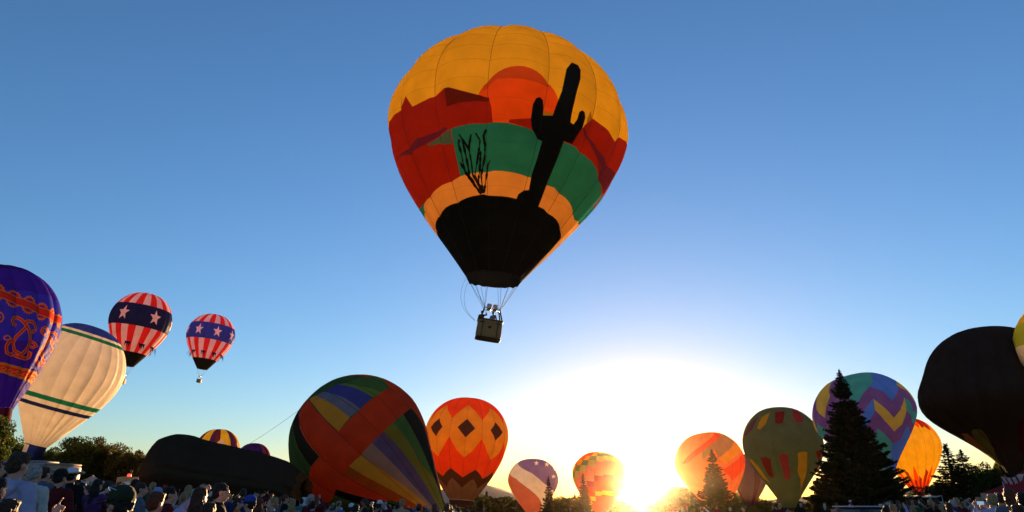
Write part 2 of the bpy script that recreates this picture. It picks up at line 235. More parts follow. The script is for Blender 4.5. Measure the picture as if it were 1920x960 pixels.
TRACED={
 'main':[
  ('sun_panel','sunset',[[0.433,0.5547],[0.441,0.5712],[0.442,0.5874],[0.434,0.604],[0.417,0.6198],[0.392,0.6345],[0.359,0.6478],[0.317,0.6594],[0.268,0.6686],[0.214,0.6752],[0.155,0.679],[0.095,0.6799],[0.036,0.6779],[-0.02,0.6729],[-0.071,0.6655],[-0.116,0.6553],[-0.153,0.6433],[-0.181,0.6296],[-0.201,0.6147],[-0.213,0.5986],[-0.216,0.5825],[-0.212,0.5663],[-0.2,0.5504],[-0.181,0.5352],[-0.157,0.521],[-0.127,0.508],[-0.093,0.4965],[-0.055,0.4863],[-0.013,0.4784],[0.031,0.4725],[0.077,0.469],[0.124,0.4677],[0.171,0.4693],[0.216,0.4734],[0.26,0.4799],[0.3,0.4883],[0.336,0.4987],[0.369,0.5108],[0.396,0.5244],[0.417,0.5392]]),
  ('sun_panel','sunset_dark',[[-0.157,0.521],[-0.127,0.508],[-0.093,0.4965],[-0.055,0.4863],[-0.013,0.4784],[0.031,0.4725],[0.077,0.469],[0.124,0.4677],[0.171,0.4693],[0.216,0.4734],[0.26,0.4799],[0.3,0.4883],[0.336,0.4987],[0.346,0.5027],[-0.072,0.5068],[-0.163,0.5382]]),
  ('mountain_panel','brick_red',[[-1.483,0.5281],[-1.234,0.5175],[-0.994,0.5093],[-0.869,0.4997],[-0.812,0.53],[-0.792,0.5416],[-0.626,0.5317],[-0.468,0.5203],[-0.431,0.5213],[-0.287,0.5411],[-0.237,0.5453],[-0.182,0.549],[-0.117,0.5521],[-0.112,0.5602],[-0.093,0.5792],[-0.076,0.6214],[-0.441,0.6291],[-0.441,0.6928],[-0.436,0.7489],[-0.803,0.7647],[-1.223,0.7766],[-1.715,0.7568],[-1.683,0.7003],[-1.595,0.6158],[-1.54,0.5697]]),
  ('mountain_panel','dark_maroon',[[-0.468,0.5203],[-0.431,0.5213],[-0.287,0.5411],[-0.237,0.5453],[-0.182,0.549],[-0.117,0.5521],[-0.112,0.5617],[-0.455,0.5707]]),
  ('mountain_panel','brick_red',[[0.05,0.6179],[0.061,0.6108],[0.167,0.6037],[0.225,0.598],[0.32,0.5819],[0.399,0.5778],[0.517,0.5843],[0.581,0.5858],[0.685,0.5785],[0.703,0.5656],[0.777,0.5361],[0.952,0.5463],[1.121,0.5487],[1.234,0.5108],[1.502,0.4875],[1.619,0.5479],[1.702,0.6153],[1.784,0.6799],[1.515,0.6699],[1.111,0.6514],[0.916,0.642],[0.694,0.6308],[0.555,0.6347],[0.195,0.6239]]),
  ('mountain_panel','ochre',[[0.721,0.5248],[0.777,0.5361],[0.715,0.5609],[0.706,0.5485]]),  # shadow-like darker triangle of the yellow cloth, put in as ochre
  ('mountain_panel','ochre',[[0.32,0.5665],[0.401,0.5733],[0.397,0.5807],[0.321,0.5831]]),
  ('streak_panel','plum',[[-1.265,0.6234],[-0.947,0.629],[-0.835,0.6233],[-0.759,0.6293],[-0.654,0.6255],[-0.502,0.6178],[-0.482,0.627],[-0.563,0.6319],[-0.66,0.6433],[-0.743,0.6481],[-0.873,0.6492],[-0.953,0.6452],[-1.043,0.644]]),
  ('streak_panel','slate_teal',[[-0.725,0.6511],[-0.565,0.6346],[-0.45,0.6289],[-0.449,0.6667],[-0.536,0.6613],[-0.596,0.6549],[-0.712,0.6563]]),
  ('streak_panel','plum',[[0.685,0.5785],[0.734,0.5777],[0.817,0.5918],[0.937,0.6083],[1.085,0.6077],[1.232,0.607],[1.534,0.5915],[1.688,0.5981],[1.625,0.6581],[1.233,0.6591],[0.987,0.6284],[0.815,0.6013]]),
  ('ground_panel','teal_green',[[-0.441,0.6291],[-0.072,0.6174],[0.042,0.6194],[0.195,0.6239],[0.555,0.6347],[0.694,0.6308],[0.916,0.642],[1.111,0.6514],[1.515,0.6699],[1.787,0.6897],[1.808,0.7458],[1.341,0.7813],[1.07,0.7669],[0.661,0.748],[0.554,0.7503],[0.334,0.7401],[-0.061,0.7377],[-0.436,0.7489],[-0.441,0.6928]]),
  ('ground_panel','teal_green',[[-1.709,0.7454],[-1.223,0.7766],[-1.72,0.781],[-1.721,0.8219],[-1.711,0.7885]]),
  ('sand_panel','peach',[[-0.436,0.7489],[-0.061,0.7377],[0.334,0.7401],[0.554,0.7503],[0.661,0.748],[1.07,0.7669],[1.341,0.7813],[1.808,0.7458],[1.824,0.8503],[1.834,0.9932],[1.596,0.9998],[1.434,0.8396],[1.071,0.823],[0.66,0.809],[0.57,0.8086],[0.258,0.802],[-0.054,0.8012],[-0.185,0.7975],[-0.331,0.8035],[-0.41,0.8063],[-0.801,0.8185],[-1.203,0.8356],[-1.729,0.8495],[-1.72,0.781],[-1.223,0.7766],[-0.803,0.7647]]),  # sand band, plus the sunlit strip at lower right painted in peach
  ('hill_panel','soot',[[-1.203,0.8356],[-0.801,0.8185],[-0.41,0.8063],[-0.331,0.8035],[-0.185,0.7975],[-0.054,0.8012],[0.258,0.802],[0.57,0.8086],[0.66,0.809],[1.071,0.823],[1.434,0.8396],[1.657,1.0],[2.639,0.9999],[3.047,0.9999],[-2.569,0.9999],[-1.728,0.9855],[-1.725,0.852]]),
  ('cactus_panel','soot',[[0.489,0.4113],[0.445,0.4394],[0.426,0.5091],[0.409,0.5416],[0.395,0.5782],[0.324,0.5802],[0.313,0.5561],[0.297,0.5418],[0.266,0.5387],[0.24,0.545],[0.223,0.5626],[0.226,0.6005],[0.253,0.6234],[0.318,0.6408],[0.362,0.646],[0.361,0.69],[0.352,0.7349],[0.372,0.7731],[0.314,0.776],[0.257,0.7895],[0.241,0.8069],[0.568,0.8148],[0.548,0.7405],[0.55,0.6811],[0.547,0.6325],[0.636,0.6302],[0.653,0.6063],[0.683,0.5772],[0.679,0.5508],[0.655,0.5391],[0.627,0.5387],[0.603,0.5464],[0.603,0.567],[0.584,0.5838],[0.55,0.5821],[0.541,0.563],[0.54,0.5038],[0.563,0.4549],[0.565,0.4253],[0.543,0.4118]]),
  ('ocotillo_panel','soot',[[-0.382,0.6579],[-0.391,0.6629],[-0.396,0.6689],[-0.396,0.6755],[-0.397,0.6817],[-0.395,0.6878],[-0.383,0.6937],[-0.384,0.6995],[-0.382,0.7055],[-0.386,0.7114],[-0.38,0.7176],[-0.385,0.7236],[-0.384,0.7296],[-0.376,0.7355],[-0.378,0.7413],[-0.373,0.7477],[-0.354,0.7522],[-0.347,0.7578],[-0.331,0.7622],[-0.32,0.7671],[-0.305,0.7718],[-0.296,0.7773],[-0.279,0.7818],[-0.262,0.786],[-0.251,0.7914],[-0.238,0.7966],[-0.212,0.7929],[-0.23,0.7886],[-0.249,0.7844],[-0.26,0.7794],[-0.271,0.7743],[-0.29,0.7701],[-0.302,0.7649],[-0.316,0.7605],[-0.327,0.755],[-0.344,0.7511],[-0.35,0.7459],[-0.352,0.7405],[-0.361,0.7346],[-0.36,0.7288],[-0.365,0.7232],[-0.371,0.7171],[-0.367,0.7113],[-0.372,0.7054],[-0.371,0.6995],[-0.372,0.6934],[-0.367,0.687],[-0.37,0.681],[-0.377,0.675],[-0.382,0.6693],[-0.371,0.6649],[-0.364,0.6598]]),
  ('ocotillo_panel','soot',[[-0.377,0.6464],[-0.367,0.6518],[-0.358,0.6577],[-0.353,0.664],[-0.342,0.6698],[-0.328,0.6746],[-0.319,0.68],[-0.307,0.6846],[-0.302,0.6896],[-0.297,0.6954],[-0.301,0.7017],[-0.299,0.7074],[-0.295,0.7133],[-0.294,0.719],[-0.295,0.7249],[-0.297,0.7305],[-0.295,0.7363],[-0.295,0.7422],[-0.297,0.7484],[-0.292,0.7547],[-0.28,0.7595],[-0.267,0.7643],[-0.258,0.7697],[-0.25,0.775],[-0.237,0.7799],[-0.226,0.7853],[-0.22,0.7906],[-0.204,0.7953],[-0.191,0.7944],[-0.198,0.7886],[-0.212,0.7837],[-0.223,0.7787],[-0.23,0.7732],[-0.242,0.7682],[-0.252,0.7628],[-0.258,0.7574],[-0.264,0.752],[-0.277,0.7474],[-0.279,0.742],[-0.279,0.7364],[-0.277,0.7303],[-0.278,0.7245],[-0.28,0.7188],[-0.279,0.7128],[-0.279,0.7068],[-0.28,0.7009],[-0.287,0.6953],[-0.286,0.6893],[-0.283,0.6826],[-0.296,0.6766],[-0.309,0.6721],[-0.319,0.6664],[-0.329,0.6612],[-0.344,0.6561],[-0.356,0.6504],[-0.365,0.6447]]),
  ('ocotillo_panel','soot',[[-0.27,0.6479],[-0.275,0.6537],[-0.283,0.6596],[-0.29,0.6652],[-0.296,0.6713],[-0.302,0.6784],[-0.304,0.6858],[-0.289,0.6867],[-0.28,0.6795],[-0.275,0.6722],[-0.268,0.6667],[-0.263,0.6608],[-0.261,0.6546],[-0.255,0.6487]]),
  ('ocotillo_panel','soot',[[-0.232,0.6464],[-0.217,0.6518],[-0.207,0.6579],[-0.194,0.6628],[-0.199,0.6676],[-0.199,0.6735],[-0.204,0.6792],[-0.215,0.6845],[-0.212,0.6904],[-0.222,0.696],[-0.226,0.7016],[-0.232,0.7077],[-0.235,0.7134],[-0.242,0.719],[-0.242,0.7251],[-0.248,0.7308],[-0.256,0.7366],[-0.262,0.7424],[-0.269,0.7483],[-0.262,0.754],[-0.262,0.7593],[-0.252,0.7642],[-0.255,0.77],[-0.245,0.7751],[-0.237,0.78],[-0.232,0.7854],[-0.22,0.7904],[-0.221,0.7961],[-0.188,0.7937],[-0.204,0.789],[-0.205,0.7836],[-0.214,0.7786],[-0.219,0.7733],[-0.223,0.7679],[-0.238,0.7634],[-0.24,0.7579],[-0.251,0.753],[-0.256,0.7484],[-0.25,0.7428],[-0.243,0.737],[-0.238,0.7312],[-0.232,0.7255],[-0.221,0.7202],[-0.217,0.7142],[-0.209,0.7084],[-0.205,0.7027],[-0.2,0.6967],[-0.2,0.6908],[-0.189,0.6855],[-0.192,0.6795],[-0.19,0.6739],[-0.183,0.6683],[-0.181,0.6621],[-0.192,0.6555],[-0.206,0.6498],[-0.215,0.6437]]),
  ('ocotillo_panel','soot',[[-0.144,0.6324],[-0.15,0.6379],[-0.157,0.6432],[-0.168,0.6491],[-0.165,0.6558],[-0.161,0.6616],[-0.16,0.6678],[-0.154,0.6734],[-0.153,0.6785],[-0.157,0.684],[-0.154,0.6898],[-0.156,0.695],[-0.163,0.7006],[-0.165,0.706],[-0.172,0.7109],[-0.176,0.7161],[-0.178,0.7217],[-0.178,0.7273],[-0.188,0.7325],[-0.198,0.7374],[-0.203,0.7427],[-0.205,0.7488],[-0.205,0.7547],[-0.202,0.7605],[-0.201,0.7661],[-0.199,0.7717],[-0.208,0.7779],[-0.205,0.7835],[-0.198,0.7892],[-0.201,0.7951],[-0.18,0.7948],[-0.184,0.7889],[-0.179,0.7832],[-0.177,0.7774],[-0.187,0.7718],[-0.187,0.7658],[-0.187,0.7601],[-0.185,0.7544],[-0.186,0.7488],[-0.177,0.7442],[-0.17,0.7389],[-0.169,0.7332],[-0.168,0.7278],[-0.158,0.7227],[-0.15,0.7175],[-0.145,0.7121],[-0.141,0.7067],[-0.141,0.7008],[-0.144,0.6954],[-0.143,0.6899],[-0.138,0.6843],[-0.139,0.6789],[-0.135,0.6731],[-0.136,0.6666],[-0.142,0.6608],[-0.144,0.6548],[-0.147,0.6497],[-0.142,0.6451],[-0.132,0.6401],[-0.124,0.6347]]),
  ('ocotillo_panel','soot',[[-0.099,0.7093],[-0.114,0.7153],[-0.133,0.7212],[-0.136,0.7273],[-0.137,0.7325],[-0.137,0.7381],[-0.145,0.7433],[-0.151,0.7486],[-0.15,0.7542],[-0.151,0.76],[-0.155,0.7658],[-0.161,0.7717],[-0.176,0.7771],[-0.177,0.783],[-0.187,0.7886],[-0.184,0.7946],[-0.17,0.795],[-0.156,0.7895],[-0.154,0.7835],[-0.144,0.778],[-0.149,0.7721],[-0.145,0.7662],[-0.14,0.7605],[-0.131,0.7547],[-0.121,0.7493],[-0.122,0.7436],[-0.123,0.7384],[-0.118,0.7331],[-0.114,0.7276],[-0.111,0.7231],[-0.103,0.7166],[-0.091,0.7106]]),
  ('ocotillo_panel','soot',[[-0.412,0.7149],[-0.409,0.721],[-0.404,0.7268],[-0.389,0.7321],[-0.372,0.7382],[-0.367,0.7452],[-0.347,0.7506],[-0.34,0.7561],[-0.322,0.7603],[-0.316,0.7656],[-0.306,0.7706],[-0.292,0.7754],[-0.275,0.7797],[-0.266,0.7848],[-0.247,0.7888],[-0.235,0.7939],[-0.222,0.7989],[-0.203,0.7964],[-0.218,0.7918],[-0.234,0.7874],[-0.241,0.7819],[-0.258,0.7775],[-0.267,0.7724],[-0.278,0.7675],[-0.292,0.7628],[-0.309,0.7588],[-0.315,0.7534],[-0.331,0.749],[-0.34,0.742],[-0.362,0.7371],[-0.373,0.7305],[-0.375,0.7247],[-0.385,0.7193],[-0.398,0.7139]]),
  ('ocotillo_panel','soot',[[-0.358,0.6667],[-0.349,0.6718],[-0.354,0.6775],[-0.352,0.6829],[-0.353,0.6882],[-0.345,0.6934],[-0.341,0.6988],[-0.339,0.7044],[-0.344,0.7097],[-0.345,0.7155],[-0.342,0.7213],[-0.339,0.7269],[-0.336,0.7329],[-0.341,0.7388],[-0.341,0.7447],[-0.332,0.7505],[-0.321,0.7562],[-0.317,0.7622],[-0.305,0.7674],[-0.287,0.772],[-0.274,0.7776],[-0.263,0.7828],[-0.251,0.7883],[-0.233,0.7929],[-0.227,0.7992],[-0.198,0.796],[-0.221,0.7917],[-0.229,0.7859],[-0.244,0.7808],[-0.258,0.7758],[-0.271,0.7704],[-0.277,0.7646],[-0.289,0.7594],[-0.308,0.7546],[-0.32,0.7499],[-0.312,0.744],[-0.313,0.7381],[-0.32,0.7324],[-0.318,0.7268],[-0.317,0.7209],[-0.315,0.715],[-0.317,0.7093],[-0.326,0.7039],[-0.328,0.6987],[-0.328,0.693],[-0.324,0.6877],[-0.327,0.6824],[-0.329,0.6769],[-0.338,0.6715],[-0.333,0.6661]]),
  ('ocotillo_panel','soot',[[-0.196,0.6887],[-0.201,0.6948],[-0.198,0.7007],[-0.207,0.7066],[-0.208,0.7127],[-0.206,0.7187],[-0.215,0.7242],[-0.217,0.7301],[-0.222,0.7357],[-0.218,0.7417],[-0.223,0.7474],[-0.236,0.7529],[-0.236,0.7587],[-0.243,0.765],[-0.233,0.7711],[-0.236,0.7778],[-0.224,0.7834],[-0.22,0.7899],[-0.204,0.7951],[-0.191,0.7946],[-0.19,0.7879],[-0.201,0.7822],[-0.202,0.7759],[-0.219,0.7705],[-0.222,0.7645],[-0.219,0.7592],[-0.209,0.7537],[-0.213,0.7477],[-0.208,0.742],[-0.195,0.7366],[-0.193,0.7306],[-0.187,0.7249],[-0.191,0.7187],[-0.184,0.7128],[-0.18,0.707],[-0.185,0.7008],[-0.178,0.6949],[-0.178,0.689]]),
 ],
 'tilted':[
  (None,'soot',[[-0.477,0.1356],[-0.782,0.1358],[-0.635,0.2507],[-0.632,0.332],[-0.618,0.3993],[-0.619,0.4363],[-0.425,0.4391],[-0.42,0.3804],[-0.414,0.304],[-0.42,0.2166]]),
  (None,'tomato',[[0.022,0.1568],[-0.298,0.1417],[-0.424,0.2052],[-0.454,0.2661],[-0.443,0.3482],[-0.433,0.4365],[-0.347,0.5608],[-0.018,0.5651],[-0.001,0.4359],[-0.015,0.3518],[-0.012,0.249]]),
  (None,'tomato',[[-0.398,0.5633],[-0.387,0.6246],[-0.396,1.0],[0.229,1.0],[-0.553,0.7423],[-0.672,0.5715],[-0.95,0.5778],[-1.45,0.525],[-1.33,0.4772],[-0.849,0.4498],[-0.619,0.4363],[-0.432,0.441],[-0.347,0.5608]]),
  (None,'soot',[[-0.672,0.5715],[-0.553,0.7423],[-0.252,1.0],[-0.81,0.8282],[-0.829,0.5749]]),
  (None,'amber_dark',[[-0.347,0.5608],[-0.253,0.5596],[-0.241,0.6268],[-0.09,1.0],[0.195,1.0],[-0.396,1.0],[-0.387,0.6246],[-0.398,0.5633]]),
  (None,'amber',[[-0.253,0.5596],[-0.026,0.5671],[-0.019,0.6251],[0.183,1.0],[1.697,1.0],[-0.09,1.0],[-0.241,0.6268]]),
  (None,'pale_grey',[[-0.022,0.5658],[0.201,0.5632],[0.208,0.6278],[0.287,1.0],[1.692,1.0],[0.183,1.0],[-0.019,0.6251]]),
  (None,'dusk_blue',[[0.201,0.5632],[0.437,0.5658],[0.469,0.6324],[0.635,1.0],[1.699,1.0],[0.287,1.0],[0.208,0.6278]]),
  (None,'olive_green',[[0.437,0.5658],[0.65,0.5662],[0.689,0.6346],[0.8,0.7932],[1.697,1.0],[0.635,1.0],[0.469,0.6324]]),
  (None,'leaf_green',[[0.65,0.5662],[0.903,0.564],[0.925,0.6297],[1.002,0.7426],[1.224,1.0],[1.703,1.0],[0.8,0.7932],[0.689,0.6346]]),
  (None,'soot',[[0.903,0.564],[1.206,0.5567],[1.363,0.6344],[1.676,0.7639],[1.666,1.0],[1.696,1.0],[1.224,1.0],[1.002,0.7426],[0.925,0.6297]]),
  (None,'tomato',[[1.137,0.4275],[1.206,0.5567],[1.363,0.6344],[1.676,0.7639],[1.666,1.0],[1.659,1.0],[1.667,0.8084],[1.641,0.6079],[1.573,0.4909],[1.501,0.4061],[1.349,0.3308]]),  # right rim: the sun's highlight put in as red colour
  (None,'tomato',[[0.003,0.4347],[0.431,0.4328],[1.137,0.4275],[1.206,0.5567],[0.903,0.564],[0.437,0.5658],[-0.022,0.5658]]),
  (None,'light_green',[[0.618,0.2437],[0.706,0.2692],[0.859,0.4327],[0.682,0.4258],[0.666,0.3465]]),
  (None,'leaf_green',[[0.706,0.2692],[1.078,0.2975],[1.349,0.3308],[1.137,0.4275],[0.859,0.4327]]),
  (None,'royal_blue',[[0.355,0.2156],[0.618,0.2437],[0.666,0.3465],[0.682,0.4258],[0.424,0.4305],[0.418,0.344]]),
  (None,'sky_grey',[[0.172,0.1871],[0.355,0.2156],[0.418,0.344],[0.424,0.4305],[0.235,0.4281],[0.225,0.3271]]),
  (None,'amber',[[0.022,0.1568],[0.172,0.1871],[0.225,0.3271],[0.235,0.4281],[0.003,0.4347],[-0.008,0.3492]]),
 ],
 'purple':[
  (None,'flame_orange',[[0.7,0.4153],[0.718,0.4251],[0.692,0.4314],[0.701,0.443],[0.672,0.4452],[0.671,0.457],[0.642,0.4548],[0.632,0.4659],[0.606,0.4597],[0.587,0.4684],[0.569,0.4591],[0.543,0.4645],[0.533,0.4532],[0.504,0.4546],[0.504,0.4426],[0.475,0.4398],[0.485,0.4285],[0.459,0.4215],[0.477,0.4123],[0.457,0.4017],[0.483,0.3958],[0.471,0.3825],[0.501,0.3807],[0.499,0.3664],[0.53,0.3694],[0.54,0.3557],[0.568,0.3636],[0.588,0.3523],[0.609,0.3641],[0.637,0.3568],[0.646,0.3709],[0.678,0.3686],[0.676,0.3829],[0.707,0.3855],[0.694,0.3984],[0.72,0.4052]]),
  (None,'flame_orange',[[0.938,0.4483],[0.957,0.4569],[0.93,0.4635],[0.94,0.474],[0.911,0.4765],[0.911,0.4877],[0.882,0.4864],[0.873,0.4968],[0.847,0.4917],[0.829,0.5002],[0.81,0.4922],[0.786,0.4976],[0.776,0.4875],[0.748,0.4895],[0.748,0.4785],[0.721,0.4764],[0.731,0.4659],[0.707,0.4602],[0.725,0.4513],[0.708,0.4423],[0.732,0.4364],[0.724,0.4251],[0.752,0.4227],[0.753,0.4103],[0.781,0.4123],[0.793,0.4],[0.817,0.406],[0.839,0.3957],[0.855,0.4053],[0.883,0.3984],[0.89,0.4104],[0.92,0.4074],[0.918,0.42],[0.947,0.4214],[0.934,0.4333],[0.959,0.4387]]),
  (None,'flame_orange',[[1.172,0.4748],[1.192,0.4831],[1.167,0.4903],[1.179,0.5009],[1.15,0.5043],[1.154,0.5157],[1.124,0.515],[1.118,0.526],[1.09,0.5213],[1.075,0.5305],[1.054,0.5224],[1.031,0.5288],[1.018,0.5183],[0.992,0.5209],[0.989,0.5095],[0.963,0.5081],[0.97,0.497],[0.946,0.4917],[0.963,0.4823],[0.946,0.4735],[0.968,0.467],[0.961,0.4556],[0.987,0.4527],[0.989,0.4401],[1.016,0.4413],[1.028,0.4289],[1.051,0.4343],[1.073,0.4235],[1.088,0.4328],[1.116,0.4251],[1.123,0.4369],[1.153,0.4333],[1.149,0.4462],[1.179,0.4469],[1.167,0.4593],[1.193,0.4643]]),
  (None,'flame_orange',[[1.424,0.4929],[1.446,0.5005],[1.423,0.5078],[1.44,0.5176],[1.411,0.5215],[1.42,0.5324],[1.389,0.5323],[1.387,0.5432],[1.358,0.5391],[1.346,0.5485],[1.321,0.5411],[1.302,0.5477],[1.285,0.5379],[1.26,0.5411],[1.254,0.53],[1.228,0.5293],[1.231,0.5185],[1.207,0.5139],[1.22,0.5046],[1.202,0.4967],[1.222,0.4899],[1.212,0.4795],[1.237,0.4762],[1.237,0.4643],[1.263,0.4648],[1.274,0.4528],[1.296,0.4576],[1.317,0.4469],[1.333,0.4553],[1.359,0.4474],[1.367,0.4584],[1.397,0.4542],[1.394,0.4665],[1.425,0.4665],[1.414,0.4786],[1.441,0.4827]]),
  (None,'flame_orange',[[1.666,0.5029],[1.692,0.5093],[1.672,0.5164],[1.694,0.525],[1.668,0.529],[1.682,0.5389],[1.65,0.5395],[1.656,0.5494],[1.625,0.5461],[1.619,0.555],[1.592,0.5486],[1.576,0.5551],[1.555,0.5464],[1.534,0.5497],[1.522,0.5397],[1.497,0.5395],[1.495,0.5296],[1.472,0.5257],[1.48,0.5169],[1.46,0.5099],[1.475,0.5035],[1.464,0.494],[1.485,0.4907],[1.482,0.4799],[1.506,0.48],[1.513,0.469],[1.534,0.4729],[1.552,0.4629],[1.566,0.4704],[1.591,0.4627],[1.599,0.4727],[1.627,0.4684],[1.627,0.4796],[1.656,0.4791],[1.65,0.4902],[1.679,0.4933]]),
  (None,'flame_orange',[[1.884,0.5114],[1.917,0.5159],[1.905,0.5221],[1.938,0.5284],[1.915,0.5324],[1.944,0.5397],[1.911,0.5409],[1.931,0.5485],[1.893,0.5469],[1.899,0.554],[1.862,0.5497],[1.857,0.5551],[1.826,0.5484],[1.81,0.5514],[1.79,0.5433],[1.768,0.5434],[1.758,0.5351],[1.735,0.5321],[1.735,0.5246],[1.714,0.5188],[1.722,0.5133],[1.708,0.5052],[1.722,0.5023],[1.715,0.4932],[1.732,0.4933],[1.733,0.484],[1.751,0.4873],[1.761,0.4788],[1.777,0.485],[1.793,0.4786],[1.804,0.4869],[1.825,0.4832],[1.831,0.4926],[1.857,0.492],[1.859,0.5011],[1.889,0.5033]]),
  (None,'scarlet',[[0.685,0.4154],[0.679,0.4285],[0.665,0.4401],[0.643,0.449],[0.617,0.4544],[0.587,0.4561],[0.558,0.4536],[0.532,0.4474],[0.511,0.4379],[0.497,0.4259],[0.492,0.4128],[0.496,0.3991],[0.509,0.3866],[0.53,0.3765],[0.557,0.3701],[0.588,0.3682],[0.62,0.371],[0.647,0.378],[0.668,0.3886],[0.681,0.4016]]),
  (None,'deep_purple',[[0.643,0.387],[0.64,0.3893],[0.632,0.3914],[0.62,0.3929],[0.605,0.3938],[0.588,0.3939],[0.572,0.3933],[0.557,0.392],[0.545,0.3903],[0.537,0.3881],[0.534,0.3855],[0.536,0.3832],[0.544,0.3813],[0.556,0.3798],[0.571,0.3791],[0.588,0.379],[0.605,0.3794],[0.621,0.3807],[0.633,0.3825],[0.64,0.3847]]),
  (None,'deep_purple',[[0.64,0.4413],[0.637,0.4433],[0.63,0.4451],[0.618,0.4464],[0.604,0.4471],[0.588,0.4472],[0.572,0.4466],[0.557,0.4455],[0.546,0.4438],[0.538,0.4419],[0.536,0.4398],[0.538,0.4378],[0.546,0.4362],[0.557,0.4349],[0.572,0.4341],[0.588,0.4342],[0.604,0.4346],[0.619,0.4357],[0.63,0.4374],[0.638,0.4392]]),
  (None,'scarlet',[[0.926,0.4487],[0.92,0.4612],[0.906,0.4724],[0.884,0.4813],[0.858,0.4871],[0.828,0.4894],[0.799,0.4877],[0.773,0.4825],[0.753,0.4741],[0.74,0.4634],[0.736,0.4513],[0.742,0.4388],[0.756,0.4272],[0.778,0.4178],[0.805,0.4114],[0.836,0.4088],[0.865,0.4105],[0.891,0.416],[0.911,0.4249],[0.923,0.4362]]),
  (None,'deep_purple',[[0.886,0.4241],[0.883,0.4263],[0.875,0.4282],[0.863,0.43],[0.848,0.4311],[0.832,0.4317],[0.816,0.4316],[0.801,0.4309],[0.79,0.4296],[0.783,0.4278],[0.78,0.4257],[0.783,0.4237],[0.791,0.4217],[0.802,0.4201],[0.817,0.419],[0.834,0.4183],[0.85,0.4184],[0.865,0.419],[0.876,0.4204],[0.884,0.422]]),
  (None,'deep_purple',[[0.881,0.4742],[0.878,0.476],[0.871,0.4779],[0.859,0.4795],[0.844,0.4805],[0.828,0.4809],[0.812,0.4808],[0.798,0.4802],[0.787,0.4788],[0.779,0.4772],[0.777,0.4754],[0.779,0.4734],[0.787,0.4716],[0.798,0.4701],[0.812,0.4692],[0.828,0.4688],[0.845,0.4687],[0.859,0.4695],[0.871,0.4707],[0.878,0.4723]]),
  (None,'scarlet',[[1.159,0.4753],[1.155,0.4879],[1.143,0.4993],[1.124,0.5087],[1.099,0.5151],[1.071,0.518],[1.042,0.517],[1.015,0.5122],[0.994,0.5044],[0.98,0.4939],[0.975,0.482],[0.979,0.4696],[0.992,0.4579],[1.013,0.4482],[1.039,0.4412],[1.069,0.4379],[1.097,0.4388],[1.123,0.4436],[1.142,0.4521],[1.155,0.4629]]),
  (None,'deep_purple',[[1.118,0.4518],[1.114,0.454],[1.107,0.4562],[1.095,0.4582],[1.081,0.4597],[1.065,0.4606],[1.049,0.461],[1.035,0.4605],[1.024,0.4595],[1.017,0.4578],[1.015,0.4559],[1.018,0.4537],[1.025,0.4517],[1.037,0.4497],[1.051,0.4482],[1.066,0.4474],[1.082,0.447],[1.097,0.4473],[1.108,0.4484],[1.115,0.4499]]),
  (None,'deep_purple',[[1.118,0.5016],[1.117,0.5035],[1.11,0.5055],[1.098,0.5074],[1.084,0.5087],[1.068,0.5096],[1.053,0.5098],[1.039,0.5093],[1.027,0.5084],[1.02,0.5068],[1.017,0.5049],[1.019,0.503],[1.026,0.501],[1.036,0.4994],[1.05,0.4981],[1.066,0.4972],[1.081,0.497],[1.096,0.4974],[1.108,0.4983],[1.115,0.4998]]),
  (None,'scarlet',[[1.409,0.4939],[1.408,0.5057],[1.401,0.5168],[1.385,0.5261],[1.362,0.5327],[1.336,0.5359],[1.308,0.5357],[1.281,0.5317],[1.257,0.5247],[1.241,0.5151],[1.232,0.5041],[1.233,0.4924],[1.244,0.4812],[1.262,0.4717],[1.285,0.4648],[1.314,0.4611],[1.341,0.4614],[1.366,0.4653],[1.386,0.4726],[1.401,0.4825]]),
  (None,'deep_purple',[[1.362,0.4729],[1.359,0.4751],[1.353,0.4772],[1.341,0.4793],[1.327,0.4811],[1.313,0.4822],[1.298,0.4828],[1.285,0.4827],[1.274,0.482],[1.267,0.4806],[1.265,0.4789],[1.267,0.4769],[1.273,0.4748],[1.284,0.4727],[1.298,0.471],[1.312,0.4699],[1.328,0.4692],[1.341,0.4693],[1.352,0.47],[1.359,0.4712]]),
  (None,'deep_purple',[[1.377,0.5194],[1.375,0.5215],[1.369,0.5234],[1.359,0.5254],[1.345,0.527],[1.331,0.528],[1.316,0.5286],[1.302,0.5284],[1.291,0.5277],[1.283,0.5264],[1.279,0.5248],[1.28,0.5229],[1.286,0.521],[1.296,0.5191],[1.309,0.5176],[1.323,0.5165],[1.339,0.5158],[1.353,0.516],[1.366,0.5165],[1.373,0.5178]]),
  (None,'scarlet',[[1.644,0.5047],[1.65,0.515],[1.649,0.5248],[1.64,0.5333],[1.623,0.5395],[1.601,0.5428],[1.576,0.5429],[1.549,0.5399],[1.525,0.5339],[1.506,0.5257],[1.495,0.5159],[1.491,0.5055],[1.496,0.4955],[1.508,0.4869],[1.527,0.4805],[1.551,0.4769],[1.574,0.4768],[1.597,0.48],[1.618,0.4861],[1.633,0.4947]]),
  (None,'deep_purple',[[1.596,0.4867],[1.595,0.4886],[1.589,0.4906],[1.579,0.4926],[1.567,0.4944],[1.556,0.4955],[1.542,0.4963],[1.531,0.4963],[1.522,0.4957],[1.516,0.4946],[1.514,0.493],[1.514,0.4913],[1.52,0.4893],[1.528,0.4875],[1.539,0.4859],[1.551,0.4846],[1.564,0.484],[1.576,0.4838],[1.586,0.4842],[1.592,0.4853]]),
